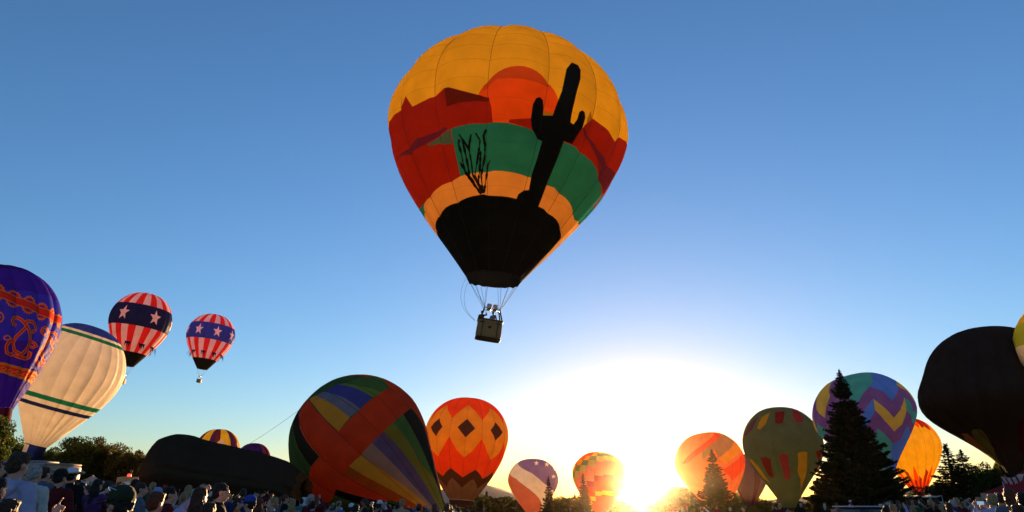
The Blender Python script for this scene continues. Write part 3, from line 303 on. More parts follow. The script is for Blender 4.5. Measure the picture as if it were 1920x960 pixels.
  (None,'deep_purple',[[1.628,0.5276],[1.628,0.5294],[1.623,0.5313],[1.615,0.5331],[1.604,0.5347],[1.592,0.5358],[1.578,0.5366],[1.566,0.5367],[1.556,0.5361],[1.549,0.5351],[1.545,0.5337],[1.545,0.532],[1.548,0.5303],[1.557,0.5284],[1.566,0.527],[1.579,0.5257],[1.592,0.5251],[1.606,0.5248],[1.617,0.5252],[1.624,0.5262]]),
  (None,'flame_orange',[[0.47,0.4201],[0.492,0.4237],[0.513,0.427],[0.535,0.4304],[0.556,0.4336],[0.578,0.4367],[0.599,0.4398],[0.619,0.4428],[0.637,0.4455],[0.655,0.4485],[0.674,0.4514],[0.693,0.4543],[0.712,0.4571],[0.731,0.4599],[0.75,0.4627],[0.769,0.4653],[0.788,0.4679],[0.807,0.4704],[0.826,0.4731],[0.847,0.4759],[0.867,0.4787],[0.887,0.4815],[0.908,0.4842],[0.93,0.4867],[0.951,0.4893],[0.973,0.4917],[0.995,0.4942],[1.018,0.4966],[1.04,0.4989],[1.062,0.5012],[1.086,0.5035],[1.109,0.5059],[1.133,0.5081],[1.159,0.5102],[1.184,0.5123],[1.21,0.5142],[1.237,0.5161],[1.264,0.5179],[1.29,0.5196],[1.319,0.5217],[1.35,0.5239],[1.384,0.5257],[1.418,0.5276],[1.455,0.5292],[1.493,0.5306],[1.532,0.5318],[1.574,0.5329],[1.62,0.5338],[1.671,0.534],[1.725,0.5339],[1.788,0.5329],[1.864,0.5305],[2.107,0.4677],[1.938,0.4804],[1.841,0.4854],[1.769,0.4877],[1.709,0.4888],[1.656,0.489],[1.607,0.4887],[1.563,0.488],[1.523,0.487],[1.484,0.4859],[1.448,0.4844],[1.415,0.4826],[1.381,0.4809],[1.348,0.4787],[1.317,0.4771],[1.29,0.4754],[1.263,0.4737],[1.236,0.4718],[1.211,0.4698],[1.186,0.4678],[1.162,0.4656],[1.138,0.4635],[1.115,0.4612],[1.091,0.4588],[1.068,0.4564],[1.045,0.4541],[1.023,0.4516],[1.001,0.4491],[0.979,0.4466],[0.958,0.444],[0.937,0.4413],[0.916,0.4385],[0.896,0.4357],[0.875,0.4329],[0.854,0.4298],[0.834,0.4271],[0.814,0.4245],[0.794,0.4218],[0.775,0.419],[0.756,0.416],[0.737,0.4132],[0.718,0.4103],[0.698,0.4073],[0.679,0.4041],[0.659,0.4008],[0.636,0.3973],[0.614,0.3939],[0.592,0.3906],[0.569,0.387],[0.547,0.3835],[0.524,0.3797],[0.501,0.376]]),
  (None,'scarlet',[[0.473,0.4153],[0.495,0.419],[0.517,0.4224],[0.539,0.4257],[0.56,0.4289],[0.582,0.4322],[0.603,0.4353],[0.624,0.4381],[0.641,0.4411],[0.66,0.444],[0.679,0.4469],[0.698,0.4497],[0.717,0.4527],[0.736,0.4554],[0.755,0.458],[0.774,0.4608],[0.793,0.4635],[0.812,0.466],[0.831,0.4687],[0.852,0.4715],[0.872,0.4743],[0.893,0.4771],[0.914,0.4797],[0.935,0.4824],[0.956,0.4849],[0.978,0.4874],[1.0,0.4898],[1.023,0.4922],[1.045,0.4945],[1.068,0.4967],[1.091,0.4991],[1.115,0.5015],[1.139,0.5037],[1.164,0.5057],[1.189,0.5078],[1.215,0.5099],[1.242,0.5116],[1.27,0.5134],[1.295,0.5152],[1.324,0.5173],[1.357,0.5193],[1.39,0.5213],[1.425,0.523],[1.461,0.5246],[1.499,0.526],[1.538,0.5272],[1.582,0.5281],[1.627,0.529],[1.678,0.5292],[1.735,0.5287],[1.798,0.5277],[1.876,0.525],[2.108,0.472],[1.91,0.4876],[1.821,0.4917],[1.753,0.4935],[1.696,0.4942],[1.645,0.4942],[1.597,0.4938],[1.553,0.4931],[1.513,0.4921],[1.476,0.4908],[1.44,0.4893],[1.406,0.4875],[1.373,0.4858],[1.341,0.4835],[1.31,0.4819],[1.283,0.4802],[1.256,0.4785],[1.229,0.4766],[1.204,0.4746],[1.179,0.4726],[1.155,0.4704],[1.131,0.4683],[1.108,0.466],[1.085,0.4635],[1.061,0.4612],[1.038,0.4589],[1.017,0.4564],[0.995,0.4539],[0.973,0.4514],[0.952,0.4488],[0.931,0.4461],[0.91,0.4433],[0.889,0.4405],[0.869,0.4377],[0.848,0.4347],[0.828,0.432],[0.808,0.4293],[0.789,0.4265],[0.77,0.4237],[0.751,0.4209],[0.731,0.4181],[0.712,0.4152],[0.693,0.4122],[0.674,0.409],[0.654,0.4058],[0.631,0.4023],[0.609,0.3992],[0.587,0.3958],[0.565,0.3923],[0.543,0.3888],[0.521,0.385],[0.498,0.3813]]),
  (None,'flame_orange',[[0.905,0.5772],[0.883,0.5738],[0.869,0.5724],[0.862,0.5675],[0.854,0.5633],[0.86,0.5592],[0.861,0.555],[0.879,0.5539],[0.894,0.5513],[0.906,0.555],[0.932,0.5599],[0.954,0.5643],[0.97,0.5691],[0.989,0.575],[1.008,0.581],[1.026,0.586],[1.04,0.5922],[1.058,0.5989],[1.075,0.6056],[1.091,0.6115],[1.099,0.6173],[1.111,0.6242],[1.122,0.6311],[1.134,0.638],[1.145,0.6437],[1.151,0.6515],[1.159,0.6604],[1.166,0.6678],[1.162,0.6729],[1.156,0.68],[1.151,0.6869],[1.149,0.6925],[1.134,0.6982],[1.117,0.705],[1.1,0.7116],[1.085,0.7176],[1.067,0.7219],[1.047,0.7266],[1.027,0.7313],[1.006,0.7466],[1.083,0.7544],[1.091,0.7375],[1.074,0.7391],[1.096,0.7448],[1.117,0.7399],[1.137,0.735],[1.159,0.7296],[1.178,0.7223],[1.194,0.7156],[1.211,0.7088],[1.231,0.7008],[1.236,0.6925],[1.239,0.6855],[1.243,0.6786],[1.247,0.6698],[1.236,0.6595],[1.227,0.6506],[1.217,0.6407],[1.202,0.6325],[1.188,0.6257],[1.176,0.6187],[1.164,0.6119],[1.149,0.6039],[1.128,0.5963],[1.11,0.5896],[1.092,0.5829],[1.073,0.5754],[1.051,0.5689],[1.031,0.5631],[1.012,0.5573],[0.989,0.5506],[0.96,0.5451],[0.935,0.5401],[0.898,0.5337],[0.859,0.5371],[0.823,0.5419],[0.808,0.5528],[0.798,0.5637],[0.812,0.5744],[0.829,0.5844],[0.861,0.5897],[0.883,0.5931]]),
  (None,'flame_orange',[[1.035,0.5852],[1.053,0.5797],[1.071,0.5742],[1.077,0.5708],[1.097,0.5717],[1.13,0.5719],[1.154,0.5716],[1.17,0.5749],[1.196,0.5795],[1.213,0.5814],[1.214,0.585],[1.219,0.5925],[1.227,0.5957],[1.212,0.5993],[1.21,0.6031],[1.176,0.5997],[1.162,0.6165],[1.231,0.6206],[1.273,0.6109],[1.301,0.6009],[1.292,0.5895],[1.285,0.5821],[1.271,0.5713],[1.232,0.5645],[1.205,0.5601],[1.17,0.5543],[1.128,0.554],[1.095,0.5539],[1.053,0.5541],[1.024,0.5617],[1.006,0.5671],[0.988,0.5726]]),
  (None,'flame_orange',[[1.039,0.5854],[1.024,0.5911],[1.008,0.5968],[0.992,0.6025],[0.977,0.608],[0.961,0.6134],[0.944,0.6191],[0.925,0.6248],[0.907,0.6304],[0.885,0.6375],[0.874,0.6467],[0.865,0.6545],[0.856,0.6624],[0.845,0.6725],[0.856,0.6826],[0.865,0.6898],[0.875,0.697],[0.885,0.7041],[0.904,0.7144],[0.946,0.7214],[0.978,0.7262],[1.013,0.7309],[1.049,0.7355],[1.079,0.7206],[1.044,0.7161],[1.01,0.7114],[0.977,0.7068],[0.956,0.7042],[0.953,0.7003],[0.941,0.6933],[0.931,0.686],[0.92,0.679],[0.912,0.6749],[0.92,0.6695],[0.928,0.6617],[0.936,0.6538],[0.942,0.6475],[0.957,0.6431],[0.976,0.6373],[0.994,0.6315],[1.013,0.6254],[1.029,0.6197],[1.044,0.6141],[1.06,0.6084],[1.076,0.6026],[1.092,0.5968]]),
  (None,'flame_orange',[[0.852,0.648],[0.831,0.651],[0.809,0.6539],[0.779,0.6583],[0.762,0.6668],[0.75,0.6733],[0.737,0.6799],[0.721,0.6889],[0.726,0.6995],[0.73,0.7073],[0.735,0.7152],[0.748,0.7274],[0.794,0.7345],[0.827,0.7384],[0.885,0.7435],[0.928,0.7354],[0.952,0.7295],[0.893,0.7161],[0.869,0.7219],[0.862,0.7257],[0.852,0.7227],[0.82,0.7187],[0.803,0.7176],[0.805,0.7141],[0.798,0.7064],[0.792,0.6985],[0.787,0.6935],[0.797,0.6893],[0.809,0.6827],[0.821,0.6761],[0.827,0.6715],[0.842,0.67],[0.865,0.667],[0.887,0.664]]),
  (None,'flame_orange',[[0.933,0.7392],[0.971,0.7442],[1.01,0.749],[1.06,0.7546],[1.115,0.7564],[1.163,0.7576],[1.225,0.7584],[1.276,0.7545],[1.315,0.7511],[1.371,0.745],[1.371,0.7331],[1.367,0.7255],[1.351,0.7125],[1.285,0.7052],[1.247,0.7017],[1.221,0.7173],[1.26,0.7208],[1.274,0.7206],[1.266,0.7227],[1.267,0.7304],[1.275,0.734],[1.252,0.7349],[1.215,0.7381],[1.19,0.7407],[1.152,0.7398],[1.108,0.7385],[1.072,0.7377],[1.04,0.7338],[1.0,0.7292],[0.963,0.7242]]),
  (None,'flame_orange',[[1.212,0.6668],[1.258,0.6635],[1.28,0.6668],[1.31,0.6697],[1.326,0.6754],[1.345,0.6783],[1.328,0.6782],[1.323,0.681],[1.305,0.6776],[1.269,0.6728],[1.238,0.6842],[1.274,0.6891],[1.334,0.6953],[1.384,0.6897],[1.423,0.6808],[1.387,0.669],[1.352,0.6599],[1.303,0.6546],[1.25,0.6493],[1.186,0.653]]),
  (None,'scarlet',[[0.899,0.582],[0.876,0.5787],[0.857,0.5761],[0.847,0.5696],[0.837,0.5635],[0.844,0.5573],[0.849,0.5511],[0.873,0.5489],[0.895,0.5461],[0.915,0.5505],[0.94,0.5555],[0.965,0.5602],[0.982,0.5656],[1.001,0.5715],[1.021,0.5773],[1.04,0.583],[1.056,0.5895],[1.073,0.5961],[1.091,0.6029],[1.108,0.6092],[1.118,0.6157],[1.13,0.6226],[1.142,0.6295],[1.155,0.6363],[1.167,0.6428],[1.173,0.6513],[1.181,0.6602],[1.19,0.6685],[1.185,0.6747],[1.181,0.6816],[1.176,0.6886],[1.172,0.6951],[1.156,0.7015],[1.14,0.7082],[1.123,0.7148],[1.106,0.7212],[1.087,0.7259],[1.068,0.7306],[1.047,0.7355],[1.027,0.7443],[1.086,0.7493],[1.089,0.7426],[1.054,0.7414],[1.075,0.7408],[1.096,0.7359],[1.115,0.7312],[1.136,0.7261],[1.154,0.7191],[1.171,0.7124],[1.188,0.7056],[1.205,0.6984],[1.21,0.6909],[1.214,0.6839],[1.218,0.6769],[1.222,0.6693],[1.213,0.6597],[1.204,0.6508],[1.196,0.6416],[1.181,0.6342],[1.168,0.6274],[1.156,0.6205],[1.144,0.6136],[1.132,0.6063],[1.112,0.599],[1.094,0.5923],[1.077,0.5856],[1.059,0.5787],[1.038,0.5726],[1.018,0.5668],[0.999,0.5609],[0.979,0.5547],[0.952,0.5495],[0.926,0.5446],[0.896,0.5391],[0.865,0.5422],[0.834,0.5458],[0.823,0.5547],[0.815,0.5637],[0.827,0.5724],[0.841,0.5808],[0.867,0.585],[0.89,0.5884]]),
  (None,'scarlet',[[1.021,0.5815],[1.039,0.576],[1.056,0.5705],[1.07,0.5658],[1.097,0.5663],[1.129,0.5665],[1.158,0.5665],[1.181,0.5705],[1.208,0.5749],[1.23,0.5784],[1.234,0.5843],[1.241,0.5917],[1.248,0.5973],[1.229,0.6029],[1.216,0.6084],[1.172,0.6046],[1.166,0.6115],[1.224,0.6154],[1.253,0.6075],[1.278,0.5995],[1.27,0.5905],[1.263,0.5831],[1.254,0.5743],[1.221,0.569],[1.195,0.5645],[1.165,0.5596],[1.128,0.5594],[1.096,0.5592],[1.06,0.5591],[1.037,0.5655],[1.02,0.571],[1.002,0.5763]]),
  (None,'scarlet',[[1.055,0.5889],[1.039,0.5946],[1.023,0.6003],[1.007,0.606],[0.992,0.6115],[0.976,0.6171],[0.958,0.6228],[0.94,0.6285],[0.922,0.6343],[0.902,0.6405],[0.893,0.6488],[0.884,0.6567],[0.875,0.6646],[0.865,0.6733],[0.875,0.6816],[0.885,0.6887],[0.895,0.6958],[0.905,0.703],[0.92,0.7114],[0.956,0.717],[0.988,0.7218],[1.022,0.7265],[1.058,0.7311],[1.071,0.725],[1.035,0.7205],[1.001,0.7158],[0.968,0.7112],[0.94,0.7074],[0.932,0.7016],[0.922,0.6943],[0.911,0.6873],[0.901,0.6801],[0.892,0.6742],[0.9,0.6675],[0.909,0.6595],[0.917,0.6517],[0.925,0.6445],[0.942,0.6393],[0.96,0.6335],[0.979,0.6277],[0.997,0.6219],[1.013,0.6163],[1.029,0.6106],[1.045,0.6048],[1.061,0.5991],[1.076,0.5934]]),
  (None,'scarlet',[[0.862,0.6528],[0.84,0.6558],[0.818,0.6588],[0.794,0.6622],[0.779,0.6696],[0.767,0.6762],[0.755,0.6828],[0.741,0.6903],[0.746,0.6992],[0.751,0.7071],[0.756,0.7149],[0.764,0.7245],[0.802,0.7298],[0.835,0.7337],[0.878,0.7381],[0.91,0.7314],[0.934,0.7256],[0.91,0.7202],[0.886,0.7261],[0.869,0.731],[0.845,0.7275],[0.812,0.7234],[0.786,0.7206],[0.783,0.7145],[0.778,0.7066],[0.772,0.6988],[0.767,0.6921],[0.778,0.6866],[0.791,0.68],[0.803,0.6734],[0.813,0.6675],[0.832,0.6652],[0.854,0.6623],[0.876,0.6593]]),
  (None,'scarlet',[[0.942,0.7346],[0.98,0.7396],[1.019,0.7444],[1.064,0.7495],[1.112,0.7511],[1.16,0.7522],[1.214,0.7531],[1.256,0.7497],[1.295,0.7463],[1.34,0.7418],[1.339,0.7324],[1.336,0.7247],[1.329,0.7149],[1.278,0.7099],[1.239,0.7063],[1.228,0.7126],[1.267,0.7162],[1.297,0.7182],[1.294,0.7237],[1.297,0.7314],[1.303,0.7373],[1.271,0.7397],[1.232,0.7431],[1.199,0.7461],[1.155,0.7451],[1.11,0.7439],[1.068,0.7429],[1.03,0.7385],[0.992,0.7335],[0.954,0.7288]]),
  (None,'scarlet',[[1.203,0.6627],[1.256,0.6592],[1.288,0.6631],[1.323,0.6667],[1.345,0.6735],[1.368,0.6791],[1.344,0.6817],[1.326,0.6853],[1.297,0.681],[1.259,0.6763],[1.247,0.6808],[1.283,0.6857],[1.331,0.691],[1.367,0.6862],[1.399,0.6801],[1.369,0.6709],[1.34,0.6629],[1.296,0.6582],[1.253,0.6535],[1.193,0.6572]]),
  (None,'flame_orange',[[1.5,0.6143],[1.455,0.6105],[1.442,0.6055],[1.424,0.6002],[1.423,0.5941],[1.418,0.5897],[1.44,0.5848],[1.461,0.5898],[1.505,0.595],[1.538,0.601],[1.575,0.6077],[1.616,0.6136],[1.644,0.6189],[1.678,0.6245],[1.713,0.63],[1.75,0.6347],[1.78,0.6398],[1.815,0.6453],[1.855,0.6506],[1.901,0.6553],[1.95,0.6592],[2.008,0.6646],[2.089,0.6687],[2.243,0.666],[2.281,0.6729],[2.288,0.6835],[2.291,0.6937],[2.291,0.7005],[2.292,0.7082],[2.293,0.7158],[2.293,0.723],[2.297,0.7294],[2.298,0.7366],[2.301,0.7497],[2.3,0.7613],[2.298,0.7476],[2.3,0.7491],[2.298,0.7479],[2.297,0.7406],[2.293,0.7331],[2.291,0.725],[2.289,0.7174],[2.29,0.7096],[2.287,0.7011],[2.286,0.6892],[2.282,0.6784],[2.276,0.6667],[2.27,0.6551],[2.263,0.6446],[2.257,0.6335],[2.079,0.6396],[2.002,0.6376],[1.944,0.634],[1.896,0.6296],[1.851,0.6243],[1.8,0.6195],[1.758,0.6147],[1.721,0.6094],[1.684,0.6037],[1.636,0.5975],[1.595,0.5912],[1.552,0.5843],[1.5,0.5782],[1.432,0.5713],[1.364,0.5825],[1.36,0.5938],[1.362,0.6033],[1.385,0.6118],[1.413,0.6206],[1.474,0.6264]]),
  (None,'flame_orange',[[1.645,0.6104],[1.662,0.601],[1.666,0.595],[1.701,0.5949],[1.745,0.5924],[1.795,0.5956],[1.859,0.5979],[1.875,0.6024],[1.907,0.6082],[1.939,0.611],[1.923,0.6214],[1.893,0.6186],[1.861,0.6332],[2.088,0.622],[2.229,0.5917],[2.138,0.5882],[2.059,0.5868],[1.988,0.582],[1.87,0.5812],[1.775,0.5781],[1.689,0.5815],[1.609,0.5856],[1.579,0.5979],[1.563,0.6071]]),
  (None,'flame_orange',[[1.641,0.617],[1.63,0.625],[1.621,0.6327],[1.612,0.6405],[1.604,0.6481],[1.593,0.6566],[1.583,0.6651],[1.572,0.6748],[1.582,0.6838],[1.592,0.6917],[1.603,0.6997],[1.616,0.7089],[1.654,0.7163],[1.691,0.7222],[1.729,0.7282],[1.773,0.7339],[1.839,0.7406],[1.982,0.7416],[2.207,0.7347],[2.298,0.7369],[2.294,0.7268],[2.293,0.7182],[2.065,0.7262],[1.943,0.7281],[1.901,0.7248],[1.845,0.7201],[1.797,0.7147],[1.753,0.7093],[1.72,0.7048],[1.709,0.6981],[1.695,0.6902],[1.681,0.6824],[1.67,0.6756],[1.679,0.6679],[1.689,0.6592],[1.7,0.6502],[1.708,0.6422],[1.718,0.6342],[1.728,0.6262],[1.737,0.6183]]),
  (None,'flame_orange',[[1.562,0.687],[1.538,0.6929],[1.508,0.7004],[1.512,0.7093],[1.515,0.7163],[1.519,0.7234],[1.525,0.7318],[1.559,0.7402],[1.59,0.7473],[1.624,0.7543],[1.681,0.7635],[1.804,0.7665],[2.049,0.7613],[2.098,0.7418],[1.86,0.747],[1.865,0.7571],[1.829,0.7538],[1.753,0.7533],[1.731,0.7488],[1.691,0.742],[1.655,0.7352],[1.625,0.7295],[1.62,0.7239],[1.613,0.717],[1.608,0.71],[1.601,0.7049],[1.622,0.7005],[1.649,0.6943]]),
  (None,'flame_orange',[[2.066,0.7551],[2.302,0.7493],[2.302,0.7609],[2.299,0.7663],[2.297,0.7711],[2.295,0.7665],[2.292,0.7606],[2.29,0.7476],[2.289,0.7382],[2.287,0.7242],[2.288,0.7095],[2.29,0.7199],[2.29,0.7292],[2.292,0.7337],[2.294,0.743],[2.294,0.7488],[2.296,0.7505],[2.297,0.7539],[2.297,0.7504],[2.298,0.7475],[2.298,0.7387],[2.173,0.7375]]),
  (None,'flame_orange',[[2.274,0.6606],[2.27,0.6583],[2.277,0.6687],[2.28,0.6768],[2.28,0.683],[2.282,0.6872],[2.281,0.6751],[2.284,0.6814],[2.286,0.6995],[2.282,0.6894],[2.278,0.6753],[2.273,0.6635],[2.262,0.6476],[2.17,0.6563]]),
  (None,'scarlet',[[1.492,0.618],[1.442,0.6136],[1.423,0.6076],[1.406,0.6011],[1.405,0.594],[1.401,0.5876],[1.437,0.5808],[1.473,0.5863],[1.519,0.5917],[1.554,0.5981],[1.593,0.6046],[1.636,0.6107],[1.667,0.6161],[1.7,0.6217],[1.737,0.627],[1.778,0.6318],[1.811,0.6372],[1.85,0.6423],[1.893,0.6472],[1.945,0.6515],[2.004,0.6549],[2.078,0.6593],[2.226,0.6578],[2.279,0.664],[2.283,0.6744],[2.287,0.6852],[2.289,0.696],[2.29,0.7033],[2.291,0.711],[2.292,0.7186],[2.294,0.7259],[2.295,0.733],[2.298,0.74],[2.3,0.7495],[2.3,0.7571],[2.298,0.7517],[2.3,0.7492],[2.298,0.7445],[2.295,0.7374],[2.294,0.73],[2.291,0.7223],[2.29,0.7146],[2.289,0.707],[2.289,0.6988],[2.286,0.6875],[2.282,0.6767],[2.277,0.6656],[2.272,0.6545],[2.264,0.644],[2.099,0.6472],[2.013,0.6455],[1.95,0.6422],[1.9,0.638],[1.857,0.6331],[1.818,0.6277],[1.773,0.6228],[1.732,0.6178],[1.697,0.6124],[1.662,0.6068],[1.618,0.6006],[1.577,0.5942],[1.538,0.5875],[1.488,0.5816],[1.434,0.5755],[1.38,0.5846],[1.379,0.5939],[1.38,0.6024],[1.401,0.6101],[1.425,0.6176],[1.482,0.6228]]),
  (None,'scarlet',[[1.618,0.6096],[1.635,0.6003],[1.649,0.5921],[1.697,0.5908],[1.754,0.5882],[1.816,0.5915],[1.893,0.5936],[1.92,0.5988],[1.956,0.6042],[1.996,0.6081],[1.963,0.6225],[1.883,0.6231],[1.87,0.6289],[2.025,0.6231],[2.111,0.6005],[2.038,0.5971],[1.989,0.593],[1.943,0.5874],[1.845,0.5858],[1.767,0.5824],[1.693,0.5855],[1.626,0.5883],[1.603,0.599],[1.586,0.6081]]),
  (None,'scarlet',[[1.668,0.6176],[1.658,0.6255],[1.647,0.6334],[1.64,0.6411],[1.631,0.6489],[1.62,0.6575],[1.609,0.6662],[1.6,0.6751],[1.611,0.6835],[1.621,0.6914],[1.632,0.6994],[1.646,0.7078],[1.683,0.7143],[1.72,0.7203],[1.763,0.7259],[1.809,0.7314],[1.868,0.7371],[2.005,0.7371],[2.296,0.7252],[2.299,0.7337],[2.295,0.7298],[2.295,0.7211],[2.039,0.731],[1.91,0.732],[1.858,0.7279],[1.808,0.7227],[1.763,0.7172],[1.723,0.7114],[1.687,0.7062],[1.676,0.6987],[1.662,0.6908],[1.649,0.683],[1.638,0.6756],[1.649,0.6672],[1.659,0.6584],[1.669,0.6498],[1.678,0.6418],[1.687,0.634],[1.697,0.626],[1.706,0.6181]]),
  (None,'scarlet',[[1.586,0.6892],[1.561,0.6953],[1.534,0.7019],[1.538,0.7097],[1.544,0.7166],[1.548,0.7236],[1.555,0.7311],[1.586,0.7388],[1.62,0.7458],[1.654,0.7528],[1.702,0.7606],[1.81,0.7628],[1.981,0.7609],[2.006,0.7448],[1.916,0.7465],[1.911,0.759],[1.821,0.7576],[1.732,0.7564],[1.698,0.7506],[1.658,0.7439],[1.624,0.7369],[1.593,0.7303],[1.589,0.7238],[1.582,0.7169],[1.578,0.7099],[1.571,0.7038],[1.596,0.6982],[1.622,0.6921]]),
  (None,'scarlet',[[2.094,0.7502],[2.301,0.7461],[2.3,0.7569],[2.299,0.7615],[2.297,0.7659],[2.295,0.7617],[2.292,0.757],[2.291,0.7462],[2.29,0.7368],[2.289,0.7256],[2.287,0.7127],[2.289,0.7169],[2.288,0.7278],[2.291,0.735],[2.293,0.7444],[2.294,0.7523],[2.296,0.7553],[2.298,0.7589],[2.299,0.7551],[2.3,0.7515],[2.299,0.7419],[2.134,0.7434]]),
  (None,'scarlet',[[2.272,0.6568],[2.269,0.655],[2.274,0.6674],[2.278,0.6765],[2.282,0.6847],[2.283,0.6909],[2.281,0.6771],[2.284,0.6794],[2.286,0.6958],[2.281,0.6875],[2.278,0.6758],[2.273,0.6652],[2.267,0.6506],[2.268,0.6519]]),
  (None,'flame_orange',[[0.697,0.5458],[0.694,0.5545],[0.684,0.5623],[0.668,0.5683],[0.647,0.572],[0.624,0.5731],[0.601,0.5714],[0.581,0.567],[0.565,0.5605],[0.555,0.5526],[0.552,0.5439],[0.556,0.5353],[0.566,0.5277],[0.582,0.5217],[0.602,0.518],[0.624,0.5169],[0.646,0.5185],[0.666,0.5227],[0.682,0.5292],[0.693,0.5371]]),
  (None,'deep_purple',[[0.671,0.5456],[0.669,0.5517],[0.662,0.5569],[0.652,0.5611],[0.639,0.5635],[0.624,0.5644],[0.609,0.5632],[0.596,0.5602],[0.586,0.5559],[0.58,0.5504],[0.578,0.5443],[0.58,0.5384],[0.587,0.5332],[0.597,0.5291],[0.61,0.5266],[0.624,0.5257],[0.638,0.5268],[0.651,0.5298],[0.661,0.5342],[0.668,0.5396]]),
  (None,'flame_orange',[[0.647,0.5454],[0.646,0.5484],[0.643,0.551],[0.638,0.5531],[0.631,0.5543],[0.624,0.5547],[0.617,0.5541],[0.61,0.5527],[0.605,0.5505],[0.602,0.5477],[0.601,0.5448],[0.602,0.5418],[0.605,0.5391],[0.61,0.5371],[0.617,0.5357],[0.624,0.5354],[0.631,0.536],[0.638,0.5374],[0.643,0.5397],[0.646,0.5423]]),
  (None,'flame_orange',[[0.828,0.6491],[0.827,0.6534],[0.818,0.6573],[0.804,0.6604],[0.786,0.6623],[0.764,0.663],[0.743,0.6622],[0.724,0.6599],[0.708,0.6567],[0.698,0.6527],[0.694,0.6483],[0.696,0.6439],[0.705,0.64],[0.719,0.6371],[0.737,0.6353],[0.757,0.6348],[0.777,0.6355],[0.796,0.6376],[0.812,0.6407],[0.823,0.6446]]),
  (None,'blue_violet',[[0.8,0.649],[0.799,0.6514],[0.794,0.6536],[0.786,0.6554],[0.775,0.6563],[0.763,0.6567],[0.75,0.6562],[0.739,0.6552],[0.729,0.6533],[0.723,0.6509],[0.721,0.6485],[0.722,0.646],[0.728,0.6438],[0.736,0.6422],[0.746,0.6413],[0.758,0.6409],[0.77,0.6414],[0.782,0.6424],[0.791,0.6442],[0.798,0.6464]]),
  (None,'gold',[[0.357,0.738],[0.649,0.7659],[1.099,0.7913],[1.639,0.8006],[2.301,0.7949],[2.304,0.8537],[1.673,0.8575],[1.087,0.8461],[0.656,0.8198],[0.314,0.7938]]),
  (None,'scarlet',[[0.348,0.7522],[0.651,0.7802],[1.122,0.8048],[1.711,0.8126],[2.304,0.8026],[2.308,0.8348],[1.595,0.8452],[1.064,0.8324],[0.654,0.8064],[0.324,0.7822]]),
  (None,'flame_orange',[[0.488,0.7823],[0.57,0.776],[0.653,0.7963],[0.567,0.8021]]),
  (None,'scarlet',[[0.528,0.786],[0.57,0.7823],[0.61,0.7921],[0.568,0.795]]),
  (None,'flame_orange',[[0.653,0.7955],[0.736,0.7884],[0.834,0.8081],[0.746,0.8147]]),
  (None,'scarlet',[[0.696,0.7988],[0.738,0.7947],[0.787,0.8041],[0.743,0.8074]]),
  (None,'flame_orange',[[0.834,0.8081],[0.919,0.8003],[1.041,0.819],[0.949,0.8264]]),
  (None,'scarlet',[[0.883,0.8111],[0.926,0.8065],[0.985,0.8156],[0.94,0.8192]]),
  (None,'flame_orange',[[1.041,0.819],[1.132,0.8101],[1.289,0.8274],[1.187,0.8361]]),
  (None,'scarlet',[[1.098,0.8214],[1.144,0.8164],[1.22,0.8247],[1.169,0.8291]]),
  (None,'flame_orange',[[1.29,0.8284],[1.393,0.818],[1.619,0.8321],[1.49,0.8431]]),
  (None,'scarlet',[[1.363,0.8298],[1.414,0.8241],[1.521,0.831],[1.46,0.8363]]),
  (None,'flame_orange',[[1.605,0.8335],[1.741,0.8203],[2.311,0.8158],[1.966,0.8405]]),
  (None,'scarlet',[[1.711,0.8331],[1.783,0.8257],[2.003,0.8267],[1.887,0.8356]]),
  (None,'flame_orange',[[2.054,0.8254],[2.308,0.8032],[2.304,0.8287],[2.308,0.8361]]),
  (None,'scarlet',[[2.309,0.816],[2.308,0.8111],[2.304,0.8234],[2.306,0.8271]]),
 ],
 'flag':[
  (None,'dusk_violet',[[-1.454,0.1531],[-1.512,0.0],[1.439,0.0],[1.466,0.3014],[1.51,0.5187],[1.335,0.6432],[0.677,0.5772],[0.407,0.5202],[-0.057,0.3903]]),
  (None,'hazy_red',[[-1.53,0.3016],[-1.544,0.3485],[-0.724,0.4618],[-0.145,0.6138],[0.477,0.7861],[0.838,0.8909],[1.515,1.0],[-1.576,1.0],[-1.577,0.892],[-1.277,0.6091],[-1.559,0.4356]]),
  ('star','cream',[[0.242,0.1565],[0.229,0.2016],[0.35,0.2025],[0.228,0.2279],[0.227,0.2624],[0.157,0.2435],[0.067,0.263],[0.106,0.2285],[0.03,0.2041],[0.146,0.2019]]),
  ('star','cream',[[1.164,0.1828],[0.94,0.2231],[1.2,0.2199],[0.868,0.2474],[0.803,0.2791],[0.739,0.2628],[0.6,0.2818],[0.701,0.2499],[0.658,0.229],[0.811,0.2252]]),
  ('star','cream',[[1.464,0.2679],[1.472,0.2932],[1.469,0.2945],[1.475,0.3106],[1.482,0.3349],[1.422,0.322],[1.074,0.3417],[1.26,0.3143],[1.156,0.2999],[1.474,0.2931]]),
  ('star','cream',[[0.933,0.3953],[0.949,0.4153],[1.076,0.4145],[0.961,0.4292],[0.981,0.4492],[0.894,0.4387],[0.807,0.4512],[0.841,0.4306],[0.776,0.4182],[0.872,0.4162]]),
 ],
 'orange':[
  (None,'tomato_glow',[[0.487,0.1255],[1.098,0.1238],[0.23,0.2444],[-0.424,0.3614],[-0.906,0.453],[-1.158,0.4506],[-0.827,0.3731],[-0.069,0.2312]]),
  (None,'khaki',[[1.123,0.1307],[1.202,0.2298],[1.224,0.2908],[0.014,0.4441],[-0.055,0.3634],[-0.469,0.451],[-0.424,0.3614],[0.23,0.2444]]),
  (None,'amber',[[1.209,0.2527],[1.234,0.3682],[0.158,0.5091],[-0.034,0.4494]]),
  (None,'tomato_glow',[[1.24,0.392],[1.252,0.5171],[0.436,0.6863],[0.044,0.564]]),
 ],
 'olive':[
